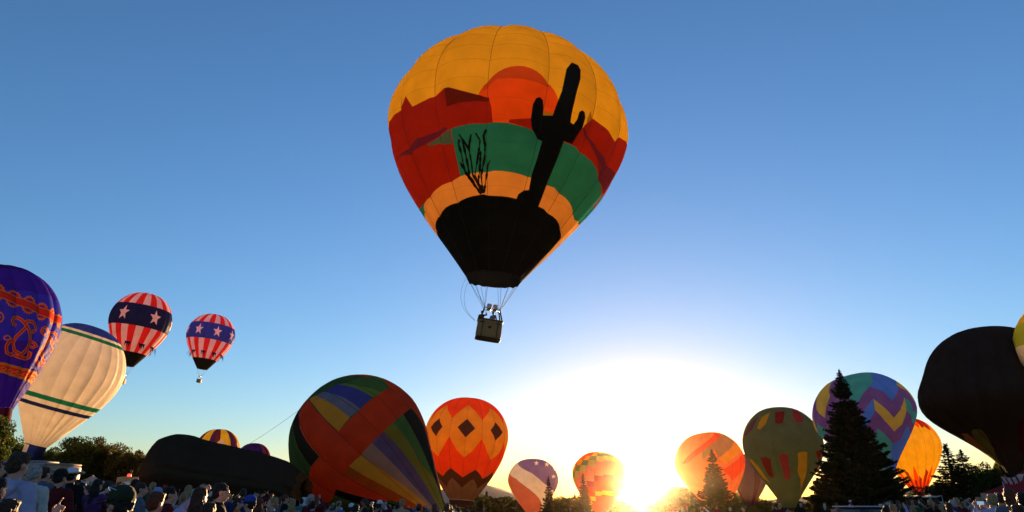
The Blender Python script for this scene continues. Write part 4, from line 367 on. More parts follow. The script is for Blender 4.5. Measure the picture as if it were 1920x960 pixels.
  (None,'gold',[[-0.693,0.1972],[-0.964,0.2505],[-1.018,0.3523],[-0.932,0.37],[-0.762,0.3238]]),
  (None,'dark_red',[[-0.505,0.1941],[-0.126,0.1852],[-0.283,0.3151],[-0.414,0.3285],[-0.496,0.3137]]),
  (None,'rose',[[0.544,0.0842],[0.657,0.0987],[0.393,0.2945],[0.244,0.3118],[0.073,0.3111],[0.075,0.2436]]),
  (None,'mauve',[[-1.115,0.2285],[-1.417,0.2989],[-1.647,0.3865],[-1.476,0.4166],[-1.166,0.3484]]),
  (None,'gold',[[-1.62,0.5846],[-1.401,0.5946],[-1.295,0.6464],[-1.205,0.7911],[-1.525,0.7425]]),
  (None,'dark_red',[[-1.03,0.5817],[-0.848,0.5777],[-0.724,0.5967],[-0.837,0.7463],[-1.054,0.7324]]),
  (None,'rose',[[-0.478,0.5742],[-0.374,0.5535],[-0.261,0.5651],[-0.195,0.7462],[-0.345,0.7724],[-0.436,0.7467]]),
  (None,'gold',[[0.003,0.5502],[0.122,0.5377],[0.262,0.542],[0.39,0.6915],[0.512,0.8547],[0.049,0.6942]]),
  (None,'dark_red',[[0.544,0.5321],[0.772,0.5161],[1.2,0.7353],[1.205,0.7356]]),
 ],
 'chevron':[
  (None,'lemon',[[-1.349,0.1263],[-1.903,0.1524],[-1.768,0.2309],[-1.684,0.3076],[-1.543,0.3551],[-1.289,0.4292],[-1.189,0.3522],[-1.087,0.2823]]),
  (None,'jade',[[-0.95,0.0749],[1.014,0.0],[0.746,0.0823],[-0.103,0.2841],[-0.316,0.3243],[-0.537,0.3941],[-0.637,0.3303],[-0.656,0.2413]]),
  (None,'cobalt',[[0.746,0.0823],[0.836,0.1089],[0.973,0.194],[0.979,0.266],[0.551,0.3382],[0.137,0.4299],[0.069,0.342],[-0.108,0.2871]]),
  (None,'lemon',[[0.967,0.1843],[0.989,0.2357],[1.01,0.3124],[1.023,0.4035],[0.823,0.461],[0.777,0.3777],[0.614,0.325],[1.004,0.2635]]),
  (None,'jade',[[0.462,0.4157],[0.602,0.4419],[0.68,0.5148],[1.032,0.5703],[1.027,0.6401],[1.026,0.6559],[0.642,0.58],[0.393,0.5053]]),
  (None,'lemon',[[-0.195,0.3808],[-0.091,0.4361],[0.051,0.5337],[0.268,0.4881],[0.469,0.4179],[0.384,0.5159],[0.276,0.5896],[0.044,0.6251],[-0.141,0.5368],[-0.254,0.4579]]),
  (None,'cobalt',[[-0.21,0.3824],[-0.258,0.462],[-0.468,0.5365],[-0.601,0.583],[-0.584,0.5086],[-0.44,0.4416]]),
  (None,'jade',[[-0.315,0.5788],[0.035,0.7102],[-0.007,0.831],[-0.573,0.9386],[-0.841,0.8484],[-0.601,0.702],[-0.448,0.6311]]),
  (None,'cobalt',[[0.035,0.7121],[0.353,0.6956],[0.415,0.6071],[1.025,0.6972],[1.022,0.7438],[1.032,0.8919],[0.985,1.0],[-0.573,0.9386],[-0.03,0.8302]]),
  (None,'lemon',[[1.019,0.7058],[1.022,0.7458],[1.034,0.8961],[1.023,1.0],[0.993,1.0]]),
  (None,'lemon',[[-1.751,0.4024],[-1.984,0.4617],[-1.98,0.5716],[-1.754,0.4906]]),
  (None,'jade',[[-1.627,0.4455],[-1.294,0.5196],[-1.991,0.5755],[-1.816,0.5091]]),
  (None,'cobalt',[[-1.941,0.621],[-1.368,0.6834],[-1.985,0.8683],[-1.969,0.7986]]),
 ],
 'black':[
  (None,'olive_dark',[[-1.285,0.7496],[-1.214,0.7408],[-1.105,0.7389],[-1.04,0.7481],[-1.042,0.7783],[-1.175,0.843],[-1.517,0.9143],[-2.189,0.9879],[-2.202,0.9564],[-2.067,0.8794],[-1.571,0.8041]]),
  (None,'rust',[[-1.727,0.7566],[-1.574,0.7523],[-1.471,0.7561],[-1.458,0.7735],[-1.674,0.8335],[-2.224,0.8967],[-2.191,0.9924],[-2.191,0.97],[-2.206,0.9196],[-2.237,0.8394]]),
  (None,'dark_red',[[-2.256,0.7611],[-2.263,0.7569],[-2.261,0.7818],[-2.24,0.8348],[-2.194,0.9655],[-2.512,1.0],[-2.186,0.9701],[-2.201,0.9101],[-2.225,0.8532]]),
  (None,'tomato',[[-2.225,0.8309],[-2.227,0.8384],[-2.231,0.8437],[-2.219,0.8724],[-2.194,0.9677],[-2.184,0.997],[-2.185,0.9791],[-2.194,0.9264],[-2.21,0.8791]]),
  (None,'dark_red',[[-2.225,0.8442],[-2.215,0.8674],[-2.187,0.9768],[-2.187,0.9813],[-2.208,0.8888]]),
  (None,'maroon_cloth',[[-0.404,0.7076],[-0.313,0.7004],[0.065,0.7969],[0.052,0.8862],[-0.328,0.846]]),
 ],
}

PR = np.array(PROFILE); PRS = np.r_[0, np.cumsum(np.linalg.norm(np.diff(PR, axis=0), axis=1))]; PRS /= PRS[-1]
def prof_at(v, mf=1., full=0.): return np.interp(v, PRS, PR[:, 0]) * (1 - (1 - mf) * np.clip((v - .5) / .5, 0, 1) ** 1.6) * (1 + full * np.sin(pi * np.clip((v - .38) / .62, 0, 1)) ** 2), np.interp(v, PRS, PR[:, 1])

def in_poly(px, py, poly):
    c = np.zeros(len(px), bool); x0, y0 = poly[-1]
    for x1, y1 in poly:
        if y0 != y1:
            c ^= ((y1 > py) != (y0 > py)) & (px < (x0 - x1) * (py - y1) / (y0 - y1) + x1)
        x0, y0 = x1, y1
    return c

def band(v0, v1): return [(-3.5, v0), (3.5, v0), (3.5, v1), (-3.5, v1)]

def balloon(key, label, n, base, off=0., bulge=.03, layers=(), group=None, tape=None, rows=30, sub=4, wrinkle=.004, rim=0, mats_extra=None, drop=3.4, seams=0, shape=None, mouth_fold=0):
    s = shape or SHAPE[key]; Rr, hs, mf = s['R'], s['hs'], s['mf']; step = 2 * pi / n
    M = Matrix.Rotation(s['roll'], 4, 'Y') @ Matrix.Rotation(-s['tilt'], 4, 'X')
    zm = PR[-1, 1] * Rr * hs; zb = zm - drop
    root = empty('hot_air_balloon'); root.matrix_world = Matrix.Translation(Vector(s['C']) + M.to_3x3() @ Vector((0, 0, zb))) @ M
    tag(root, label, 'balloon', group)
    seed = len(key) * 7.3
    t0 = off - (n // 2) * step
    def pos(t, v):
        r, z = prof_at(v, mf, s['full']); u = ((t - off) / step) % 1.0
        puff = np.sin(np.pi * u) ** .75; w = np.clip(np.sin(np.pi * np.clip(v * 1.05 + .02, 0, 1)), 0, 1) ** .5
        f = 1 + bulge * (puff - .6) * w
        if wrinkle:
            nn = np.array([noise.noise(Vector((a * 5 + seed, b * 9, seed))) + .5 * noise.noise(Vector((a * 13, b * 6 + seed, 2))) for a, b in zip(t, v)])
            f = f * (1 + wrinkle * nn * (1 + 2.2 * np.clip(v - .55, 0, 1) / .45))
        if mouth_fold: f = f * (1 + mouth_fold * np.clip((v - .45) / .55, 0, 1) * np.sin(t * n * 1.5 + 2 * np.sin(t * 3)))
        z = z * Rr * hs
        if rim: z = z - rim * np.clip((v - .93) / .07, 0, 1) * np.cos(t * n) * .5
        return np.stack([r * f * Rr * np.sin(t), -r * f * Rr * np.cos(t), z - zb], -1)
    SV = 3.0
    pts, edges, ids = [], [], {}
    def P(t, v):
        k = (round(t, 4), round(v, 4))
        if k not in ids: ids[k] = len(pts); pts.append(Vector((k[0], k[1] * SV)))
        return ids[k]
    vv = np.linspace(0, 1, rows + 1)
    tt = [t0 + step * (i / sub) for i in range(n * sub + 1)]
    for i, t in enumerate(tt):
        col = [P(t, v) for v in vv]
        if i % sub == 0: edges += list(zip(col[:-1], col[1:]))
    for v in (0, 1):
        row = [P(t, v) for t in tt]; edges += list(zip(row[:-1], row[1:]))
    polys = []
    for part, mat, poly in layers:
        q = [(min(max(t, t0), t0 + 2 * pi), min(max(v, 0), 1)) for t, v in poly]; d = []
        for a, b in zip(q, q[1:] + q[:1]):
            k = max(1, int(max(abs(a[0] - b[0]) / .09, abs(a[1] - b[1]) / .035)))
            d += [(a[0] + (b[0] - a[0]) * i / k, a[1] + (b[1] - a[1]) * i / k) for i in range(k)]
        idx = [P(*p_) for p_ in d]; edges += [(a, b) for a, b in zip(idx, idx[1:] + idx[:1]) if a != b]; polys.append((part, mat, q))
    V, E_, F, *_ = delaunay_2d_cdt(pts, edges, [], 0, 1e-6, False)
    V = np.array([(p_.x, p_.y / SV) for p_ in V]); F = np.array([f for f in F if len(f) == 3])
    cen = V[F].mean(1); gi = np.clip(((cen[:, 0] - t0) / step).astype(int), 0, n - 1)
    names = []; mid = {}
    def mi(nm):
        if nm not in mid: mid[nm] = len(names); names.append(nm)
        return mid[nm]
    fm = np.array([mi(base(int(g) - n // 2) if callable(base) else base) for g in gi]); own = np.full(len(F), -1)
    for k, (part, mat, q) in enumerate(polys):
        c = in_poly(cen[:, 0], cen[:, 1], q); fm[c] = mi(mat); own[c] = k if part else -1
    X = pos(V[:, 0], V[:, 1])
    def emit(name, sel):
        f = F[sel]; used, inv = np.unique(f, return_inverse=True); f = inv.reshape(-1, 3)
        loc = sorted(set(fm[sel])); lut = {a: i for i, a in enumerate(loc)}
        return mesh_obj(name, X[used].tolist(), f.tolist(), [cloth(names[a]) for a in loc], root, [lut[a] for a in fm[sel]])
    for g in range(n):
        sel = (gi == g) & (own < 0)
        if not sel.any(): continue
        ix = np.where(sel)[0]; par = {}
        def find(a):
            while par.setdefault(a, a) != a: a = par[a]
            return a
        for f_ in F[ix].tolist():
            a = find(f_[0])
            for q in f_[1:]: par[find(q)] = a
        lab = np.array([find(f_[0]) for f_ in F[ix].tolist()])
        for l_ in np.unique(lab):
            m_ = np.zeros(len(F), bool); m_[ix[lab == l_]] = True; emit('gore', m_)
    for k in sorted(set(own) - {-1}): emit(polys[k][0], own == k)
    if tape:
        for g in range(n):
            t = t0 + g * step; a = pos(np.full(rows + 1, t), vv); c = np.array([sin(t), -cos(t), 0]); a = a + c * .015
            mb = MB(); mb.tube(a[1:].tolist(), tape, 4); mb.build('load_tape', CORD, root)
    if seams:
        tq = np.linspace(t0, t0 + 2 * pi, n * sub + 1)
        for v_ in np.linspace(.06, .94, seams):
            a = pos(tq, np.full(len(tq), v_)); a = a + np.stack([np.sin(tq), -np.cos(tq), 0 * tq], -1) * .004
            MB().tube(a.tolist(), .005, 3, False).build('panel_seam', CORD, root)
    mouth = pos(np.array([t0 + step * i for i in range(n)]), np.ones(n))
    return root, dict(R=Rr, zb=zb, rm=PR[-1, 0] * Rr * mf, zm=drop, mouth=mouth, pos=pos, n=n, step=step, t0=t0)

def basket(root, b, size=(1.5, 1.2, 1.1), top=1.1, burners=2, twist=0., cables=8, detail=True, at_=(0, 0), lean=0.):
    # wicker basket standing at the root, burner frame above it and cables up to the mouth
    X, Y_, Z = size; hb = .95
    T = Matrix.Translation((at_[0], at_[1], 0)) @ Matrix.Rotation(lean, 4, 'Y') @ Matrix.Rotation(twist, 4, 'Z')
    def obj(mb, name, mat, par): 
        mb.v = [tuple(T @ Vector(p_)) for p_ in mb.v]; return mb.build(name, mat, par)
    mb = MB(); k = 5
    ring = lambda sx, sy, z: [(sx / 2 * np.sign(cos(a)) * abs(cos(a)) ** .35, sy / 2 * np.sign(sin(a)) * abs(sin(a)) ** .35, z) for a in np.linspace(0, 2 * pi, 32, endpoint=False)]
    lv = [(.86, .012), (.94, .05), (.985, .14), (1., .3), (.99, .65), (.97, .9), (1., 1.)]
    vs = [p_ for q, z in lv for p_ in ring(X * q, Y_ * q, z * Z)] + [p_ for q, z in [(.93, 1.), (.9, .1)] for p_ in ring(X * q, Y_ * q, z * Z)]
    m_ = 9; fs = [(a * 32 + j, a * 32 + (j + 1) % 32, (a + 1) * 32 + (j + 1) % 32, (a + 1) * 32 + j) for a in range(m_ - 1) for j in range(32)]
    fs += [tuple(8 * 32 + j for j in range(32))]
    mb.add(vs, fs); bk = obj(mb, 'basket', WICKER, root)
    mb = MB(); mb.box((0, 0, .03), (X * .80, Y_ * .80, .06)); q_ = mb; q_.v = [tuple(T @ Vector(p_)) for p_ in q_.v]; q_.build('base_board', LEATHER, bk, False)
    if detail:
        mb = MB(); mb.tube([Vector(p_) for p_ in ring(X * .98, Y_ * .98, Z)] + [Vector(ring(X * .98, Y_ * .98, Z)[0])], .055, 6); obj(mb, 'rim', LEATHER, bk)
        mb = MB(); mb.tube([Vector(p_) for p_ in ring(X * .96, Y_ * .96, .04)] + [Vector(ring(X * .96, Y_ * .96, .04)[0])], .05, 6); obj(mb, 'skid', LEATHER, bk)
        for sx in (-.3, .3):
            mb = MB(); mb.box((sx * X, -Y_ / 2 * 1.005, Z * .5), (.07, .03, Z * .95), .01); obj(mb, 'strap', LEATHER, bk)
        mb = MB(); mb.box((0, -Y_ / 2 * 1.02, Z * .58), (.2, .06, .18), .02); obj(mb, 'step_hole', RUBBER, bk)
        for sx in (-1, 1):
            mb = MB(); mb.box((sx * X * .32, -Y_ / 2 * 1.0, Z * .82), (.34, .08, .08), .02); obj(mb, 'handle', LEATHER, bk)
    fr = MB(); fx, fy, fz = X * .3, Y_ * .3, Z + hb
    for a, c in (((-fx, -fy), (fx, -fy)), ((fx, -fy), (fx, fy)), ((fx, fy), (-fx, fy)), ((-fx, fy), (-fx, -fy))):
        fr.tube([(a[0], a[1], fz), (c[0], c[1], fz)], .035, 6)
    fo = obj(fr, 'burner_frame', STEEL, root)
    for sx in (-1, 1):
        for sy in (-1, 1):
            mb = MB(); mb.tube([(sx * X * .46, sy * Y_ * .46, Z * .95), (sx * X * .36, sy * Y_ * .36, Z + hb * .55), (sx * fx, sy * fy, fz)], .055 if detail else .03, 6); obj(mb, 'upright', LEATHER, root)
    for i in range(burners):
        x = (i - (burners - 1) / 2) * .46
        mb = MB(); mb.lathe([(.06, -.12), (.17, -.08), (.17, .02), (.2, .06), (.19, .34), (.15, .42), (.13, .42), (.14, .1)], 12, (x, 0, fz)); obj(mb, 'burner', STEEL, fo)
    mo = b['mouth']; nn = len(mo)
    for i in range(cables):
        p_ = Vector(mo[int(i * nn / cables)]); a = atan2(p_.y, p_.x); q = T @ Vector((fx if cos(a) > 0 else -fx, fy if sin(a) > 0 else -fy, fz))
        mb = MB(); mb.tube([q, (q + p_) / 2 + Vector((0, 0, -.03)), p_], .016 if detail else .02, 4); mb.build('cable', CORD, root)
    return bk

def skirt(root, b, name, cols, h=1.8, r1=.9, gap=.0, nseg=24):
    rm, z0 = b['rm'] * .99, b['zm'] - gap; k = len(cols); per = max(1, nseg // k)
    for i, c in enumerate(cols):
        vs, fs = [], []
        for j in range(per + 1):
            a = 2 * pi * (i * per + j) / (k * per) - pi
            for q in range(5):
                f = q / 4; r = rm * (1 + (r1 - 1) * f) * (1 + .02 * sin(a * 12)); vs.append((r * sin(a), -r * cos(a), z0 - h * f - .06 * sin(a * 7) * f))
        fs = [(j * 5 + q, j * 5 + q + 1, j * 5 + q + 6, j * 5 + q + 5) for j in range(per) for q in range(4)]
        mesh_obj(name, vs, fs, cloth(c), root)

def star_poly(t, v, r, sx, a0=0.):     # sx: radians of theta per unit of v for a round star
    return [(t + r * sx * (1 if i % 2 == 0 else .42) * sin(a0 + i * pi / 5), v - r * (1 if i % 2 == 0 else .42) * cos(a0 + i * pi / 5)) for i in range(10)]

def ground_drop(key, extra=0.):         # how far the mouth hangs above the grass
    s = SHAPE[key]; M = Matrix.Rotation(s['roll'], 3, 'Y'); p_ = Vector(s['C']) + M @ Vector((0, 0, PR[-1, 1] * s['R'] * s['hs']))
    return max(.4, p_.z - ground_z(p_.x, p_.y) - extra)

# 1 the sunset balloon overhead
back = [(None, 'brick_red', band(.44, .62)), (None, 'teal_green', band(.62, .72)), (None, 'peach', band(.72, .80)), (None, 'soot', band(.80, 1))]
def behind(L): # the printed back of the envelope, left open in front
    return [(p_, m_, [(t, v) for t, v in q]) for p_, m_, qs in L for q in ([(-3.5, qs[0][1]), (-1.45, qs[0][1]), (-1.45, qs[2][1]), (-3.5, qs[2][1])], [(1.45, qs[0][1]), (3.5, qs[0][1]), (3.5, qs[2][1]), (1.45, qs[2][1])])]
main, mb_ = balloon('main', 'huge yellow balloon with a black saguaro cactus silhouette and red setting sun', 14, 'marigold', off=-.13, bulge=.045, layers=behind(back) + TRACED['main'], tape=.014, rows=44, sub=6, seams=17, rim=0, drop=4.75)
basket(main, mb_, (1.9, 1.35, 1.4), burners=2, twist=.12, cables=14, at_=(-.05, 0), lean=R(3))
vs, NA = [], 36                        # black scoop hanging from the near side of the mouth
for i in range(NA + 1):
    a = R(-100 + 200 * i / NA); dp = .12 + 1.1 * max(0, cos(a * .9)) ** .8 + .05 * sin(i * 1.4)
    for q in range(6):
        f = q / 5; r_ = mb_['rm'] * (1.0 - .10 * f * f); vs.append((r_ * sin(a), -r_ * cos(a), mb_['zm'] + .02 - dp * f))
mesh_obj('scoop', vs, [(i * 6 + q, i * 6 + q + 1, i * 6 + q + 7, i * 6 + q + 6) for i in range(NA) for q in range(5)], cloth('soot'), main)
for k, (x, y_) in enumerate([(-1.9, -.7), (-1.75, -.3)]):   # two slack lines trailing to the basket rim
    mb = MB(); pts_ = [Vector(mb_['mouth'][3 + k])]; q = Vector((-1.1, -.3 + .2 * k, 1.35))
    pts_ = [pts_[0].lerp(q, f) + Vector((-.55 * (1 - (2 * f - 1) ** 2) * (1 + .3 * k), 0, -1.1 * (f - f * f))) for f in np.linspace(0, 1, 12)]
    mb.tube(pts_, .012, 4); mb.build('drop_line', CORD, main)

# 2 purple ornamented balloon at the left edge
L2 = [(None, 'blue_violet', band(.40, .66)), (None, 'indigo', band(.0, .22)), (None, 'deep_purple', band(.80, 1))] + TRACED['purple']
_, b2 = balloon('purple', 'purple balloon with red and orange scrollwork cut off by the picture edge', 16, 'deep_purple', off=.1, bulge=.05, layers=L2, rows=32, drop=4.2, mouth_fold=.03)
skirt(_, b2, 'scoop', ['maroon_cloth', 'wine', 'gold', 'wine', 'maroon_cloth', 'wine'], 1.5, .85); basket(_, b2, cables=8, detail=False)

# 3 white balloon with blue crown
L3 = [(None, 'cap_blue', band(0, .195)), (None, 'white_cloth', band(.195, .217)), (None, 'stripe_green', band(.217, .245)), (None, 'stripe_green', band(.655, .685)), (None, 'stripe_navy', band(.715, .74))]
d3 = ground_drop('white'); _, b3 = balloon('white', 'white balloon with deep blue crown and green and navy stripes', 20, 'white_cloth', off=.05, bulge=.06, layers=L3, rows=36, drop=d3, mouth_fold=.05)
skirt(_, b3, 'skirt', ['navy', 'navy', 'navy', 'white_cloth', 'cap_blue', 'navy', 'navy', 'navy'], 2.1, .82, .12); basket(_, b3, cables=8, detail=False)

# 4, 5 flying flag balloons
def flag_balloon(key, label, off, blue, ns, stars):
    n = 24; L = [(None, blue, band(.335, .565)), (None, 'soot', band(.845, 1))]
    for i in range(ns): L.append(('star', 'flag_white', star_poly(stars + 2 * pi * i / ns - (2 * pi if stars + 2 * pi * i / ns > pi else 0), .45, .083, 2.4)))
    o, b_ = balloon(key, label, n, lambda g: 'flag_red' if g % 2 else 'flag_white', off=off, bulge=.02, layers=L, group=None, rows=26, sub=3, drop=5.0)
    basket(o, b_, (1.6, 1.3, 1.3), cables=8, detail=False)
    for i in range(10):                 # blue pennants hanging in clusters from the lower cone
        t = 2 * pi * i / 10 + .25; p0 = b_['pos'](np.array([t]), np.array([.74]))[0]; c = Vector((sin(t), -cos(t), 0)); d = Vector((cos(t), sin(t), 0))
        mb = MB()
        for k in range(3):
            q = Vector(p0) + c * .12 + d * (k - 1) * .5; ln = 1.5 + .5 * ((i + k) % 3) * .6
            a, e = q - d * .32, q + d * .32; z = q + Vector((0, 0, -ln)) + c * .5
            mb.add([a, e, z, a - c * .06, e - c * .06, z - c * .03], [(0, 1, 2), (5, 4, 3), (0, 2, 5, 3), (1, 4, 5, 2), (0, 3, 4, 1)])
        mb.build('streamer', cloth('navy'), o, sm=False)
    return o
flag_balloon('star_a', 'larger of the two flying stars and stripes balloons with dark navy band', -.10, 'navy', 6, -.10)
flag_balloon('star_b', 'smaller of the two flying stars and stripes balloons with bright blue band', -.06, 'flag_blue', 8, -.12)

# 9 tilted patchwork balloon
tl, b9 = balloon('tilted', 'patchwork balloon in red, green and gold leaning over as it fills', 16, lambda g: 'tomato' if 3 <= g <= 5 else 'soot' if g == 6 else 'fir_green', off=-.02, bulge=.03, layers=TRACED['tilted'], tape=.02, rows=34, sub=5, seams=9, drop=.6, mouth_fold=.02)  # tomato base gores carry the painted rim highlight on round the back
pc = tl.matrix_world.inverted(); a = Vector((0, 0, b9['pos'](np.array([0.]), np.array([0.]))[0][2])); q = pc @ Vector((-49, 98, ground_z(-49, 98) + 1.0))
mb = MB(); mb.tube([a.lerp(q, f) + (pc.to_3x3() @ Vector((0, 0, -1.2))) * (f - f * f) * 4 for f in np.linspace(0, 1, 14)], .022, 4); mb.build('crown_line', CORD, tl)

# 10 diamond balloon
st = 2 * pi / 16; o10 = .045; L10 = [(None, 'amber', [])]
L10 = []
for i in range(-4, 4):
    c = o10 + (2 * i) * st
    L10.append((None, 'amber', [(c, .235), (c + st * .55, .30), (c + st, .365), (c + st, .505), (c + st * .5, .60), (c, .655), (c - st * .5, .60), (c - st, .505), (c - st, .365), (c - st * .55, .30)]))
    L10.append(('diamond_panel', 'char', [(c, .365), (c + st * .52, .435), (c, .505), (c - st * .52, .435)]))
zig = lambda v0, v1, c0: [(c0 + st * k, v0 if k % 2 else v1) for k in range(-9, 10)] + [(3.6, 1.0), (-3.6, 1.0)]
L10 += [(None, 'char', zig(.745, .815, o10)), (None, 'grey_cloth', zig(.82, .90, o10))]
d10 = ground_drop('diamond'); _, b10 = balloon('diamond', 'red and amber balloon with a row of black diamonds', 16, 'red_orange', off=o10, bulge=.035, layers=L10, rows=36, tape=.02, drop=d10)
skirt(_, b10, 'skirt', ['char'] * 6, 1.2, .9, .05); mb = MB(); mb.tube([(b10['rm'] * 1.01 * cos(a), b10['rm'] * 1.01 * sin(a), d10) for a in np.linspace(0, 2 * pi, 33)], .06, 5); mb.build('mouth_hoop', cloth('white_cloth'), _); basket(_, b10, cables=8, detail=False)

# 11 flag-diagonal balloon, 12 colour blocks, 13 orange, 14 olive, mauve behind, 15 chevron, 16 yellow
d = ground_drop('flag'); _, b_ = balloon('flag', 'low balloon with white diagonal between violet starry panel and red', 16, 'white_cloth', bulge=.012, layers=TRACED['flag'], rows=24, sub=3, drop=d); basket(_, b_, (1.4, 1.2, min(1.1, d * .45)), cables=6, detail=False) if d > 2 else None
n12 = 20; s12 = 2 * pi / n12; L12 = []
for g in range(-10, 10):
    k = g; v0 = .52 - .075 * (k + 7) if g < 1 else .52 - .075 * 7 + .075 * (g - 0) * .35
    v0 = max(.05, min(.6, v0)); a, e = g * s12, (g + 1) * s12
    for m_, h0, h1 in (('amber', 0, .075), ('sage', .075, .15), ('mint', .15, .235), ('pink', .235, .42), ('rose', .42, .50), ('tomato', .50, .62), ('amber', .62, .68)):
        L12.append((None, m_, [(a, v0 + h0), (e, v0 + h0), (e, v0 + h1), (a, v0 + h1)]))
d = ground_drop('blocks'); _, b_ = balloon('blocks', 'pastel balloon of stepped colour blocks glowing beside the sun', n12, 'tomato', bulge=.015, layers=L12, rows=24, sub=3, drop=d, tape=.025)
d = ground_drop('orange'); _, b_ = balloon('orange', 'peach balloon with slanting red and khaki stripes behind a spruce', 16, 'peach_orange', bulge=.02, layers=TRACED['orange'], rows=26, sub=3, drop=d, tape=.015)
basket(_, b_, (1.4, 1.2, 1.0), cables=6, detail=False)
d = ground_drop('olive'); _, b_ = balloon('olive', 'drab olive balloon with yellow, red and pink tongues', 20, 'olive_grey', bulge=.03, layers=TRACED['olive'], rows=28, sub=3, drop=d, mouth_fold=.02); basket(_, b_, (1.4, 1.2, 1.0), cables=6, detail=False)
d = ground_drop('mauve'); _, b_ = balloon('mauve', 'mauve balloon mostly hidden between the peach and olive balloons', 16, lambda g: 'mauve' if g % 4 else 'wine', bulge=.03, rows=22, sub=3, drop=d)
d = ground_drop('chevron'); _, b_ = balloon('chevron', 'purple balloon with zigzag chevrons of yellow, jade and blue', 16, 'chevron_purple', off=-.1, bulge=.03, layers=TRACED['chevron'], rows=30, sub=4, drop=d, mouth_fold=.03); basket(_, b_, cables=8, detail=False)
n16 = 18; s16 = 2 * pi / n16; teeth = lambda vs_: [(-3.5, 0.0)] + [(s16 * (k / 2), vs_[k % len(vs_)]) for k in range(-18, 19)] + [(3.5, 0.0)]
L16 = [(None, 'red_orange', teeth([.30, .20, .26, .34, .22])), (None, 'dark_red', [(.1, .06), (.5, .06), (.62, .24), (.45, .33), (.3, .27), (.12, .3)]), (None, 'dark_red', [(-.9, .06), (-.5, .06), (-.4, .3), (-.62, .24), (-.8, .27)])]
L16 += [(None, 'red_orange', [(s16 * (k / 2), [.80, .90, .70, .86, .93][k % 5]) for k in range(-18, 19)] + [(3.5, 1), (-3.5, 1)])]
for k in range(-9, 9): L16.append((None, 'dark_red', [(s16 * k, 1.), (s16 * k + .02, [.74, .86, .82][k % 3]), (s16 * (k + .55), [.78, .88, .86][k % 3]), (s16 * (k + .5), 1.)]))
d = ground_drop('yellow'); _, b_ = balloon('yellow', 'yellow balloon with jagged red crown and red flames at the hem', n16, 'yellow', bulge=.025, layers=L16, rows=28, sub=4, drop=d, tape=.014); skirt(_, b_, 'skirt', ['char', 'wine', 'char'], 1.8, .8, .1); basket(_, b_, cables=6, detail=False)
d = ground_drop('black'); _, b_ = balloon('black', 'big black balloon with muted flame tongues at its lower left', 20, 'char', off=.1, bulge=.07, tape=.03, layers=TRACED['black'], rows=30, sub=4, drop=d, mouth_fold=.02); basket(_, b_, cables=8, detail=False)
L18 = [(None, 'lime', band(.30, .44)), (None, 'amber', band(.2, .30)), (None, 'pink', band(.62, .7))]
_, b_ = balloon('edge', 'pale cream and lime balloon just entering at the right edge', 16, 'cream', bulge=.03, layers=L18, rows=24, sub=3, drop=3.4); basket(_, b_, cables=6, detail=False)
n7 = 24; s7 = 2 * pi / n7
L7 = [('diamond_panel', 'white_cloth', [(g * s7 + s7 * 1.0, .30), (g * s7 + s7 * 1.75, .37), (g * s7 + s7, .44), (g * s7 + s7 * .25, .37)]) for g in range(-11, 11, 4)]
d = ground_drop('striped'); balloon('striped', 'yellow and wine striped balloon showing above the black envelope', n7, lambda g: ['indigo', 'wine', 'yellow', 'yellow'][g % 4], off=-.05, bulge=.03, layers=L7, rows=24, sub=3, drop=d)
d = ground_drop('violet'); balloon('violet', 'dark violet balloon top behind the black envelope on the grass', 20, lambda g: ('rose' if g % 2 else 'wine') if 3 <= g <= 5 else 'indigo', bulge=.03, rows=22, sub=3, drop=d)

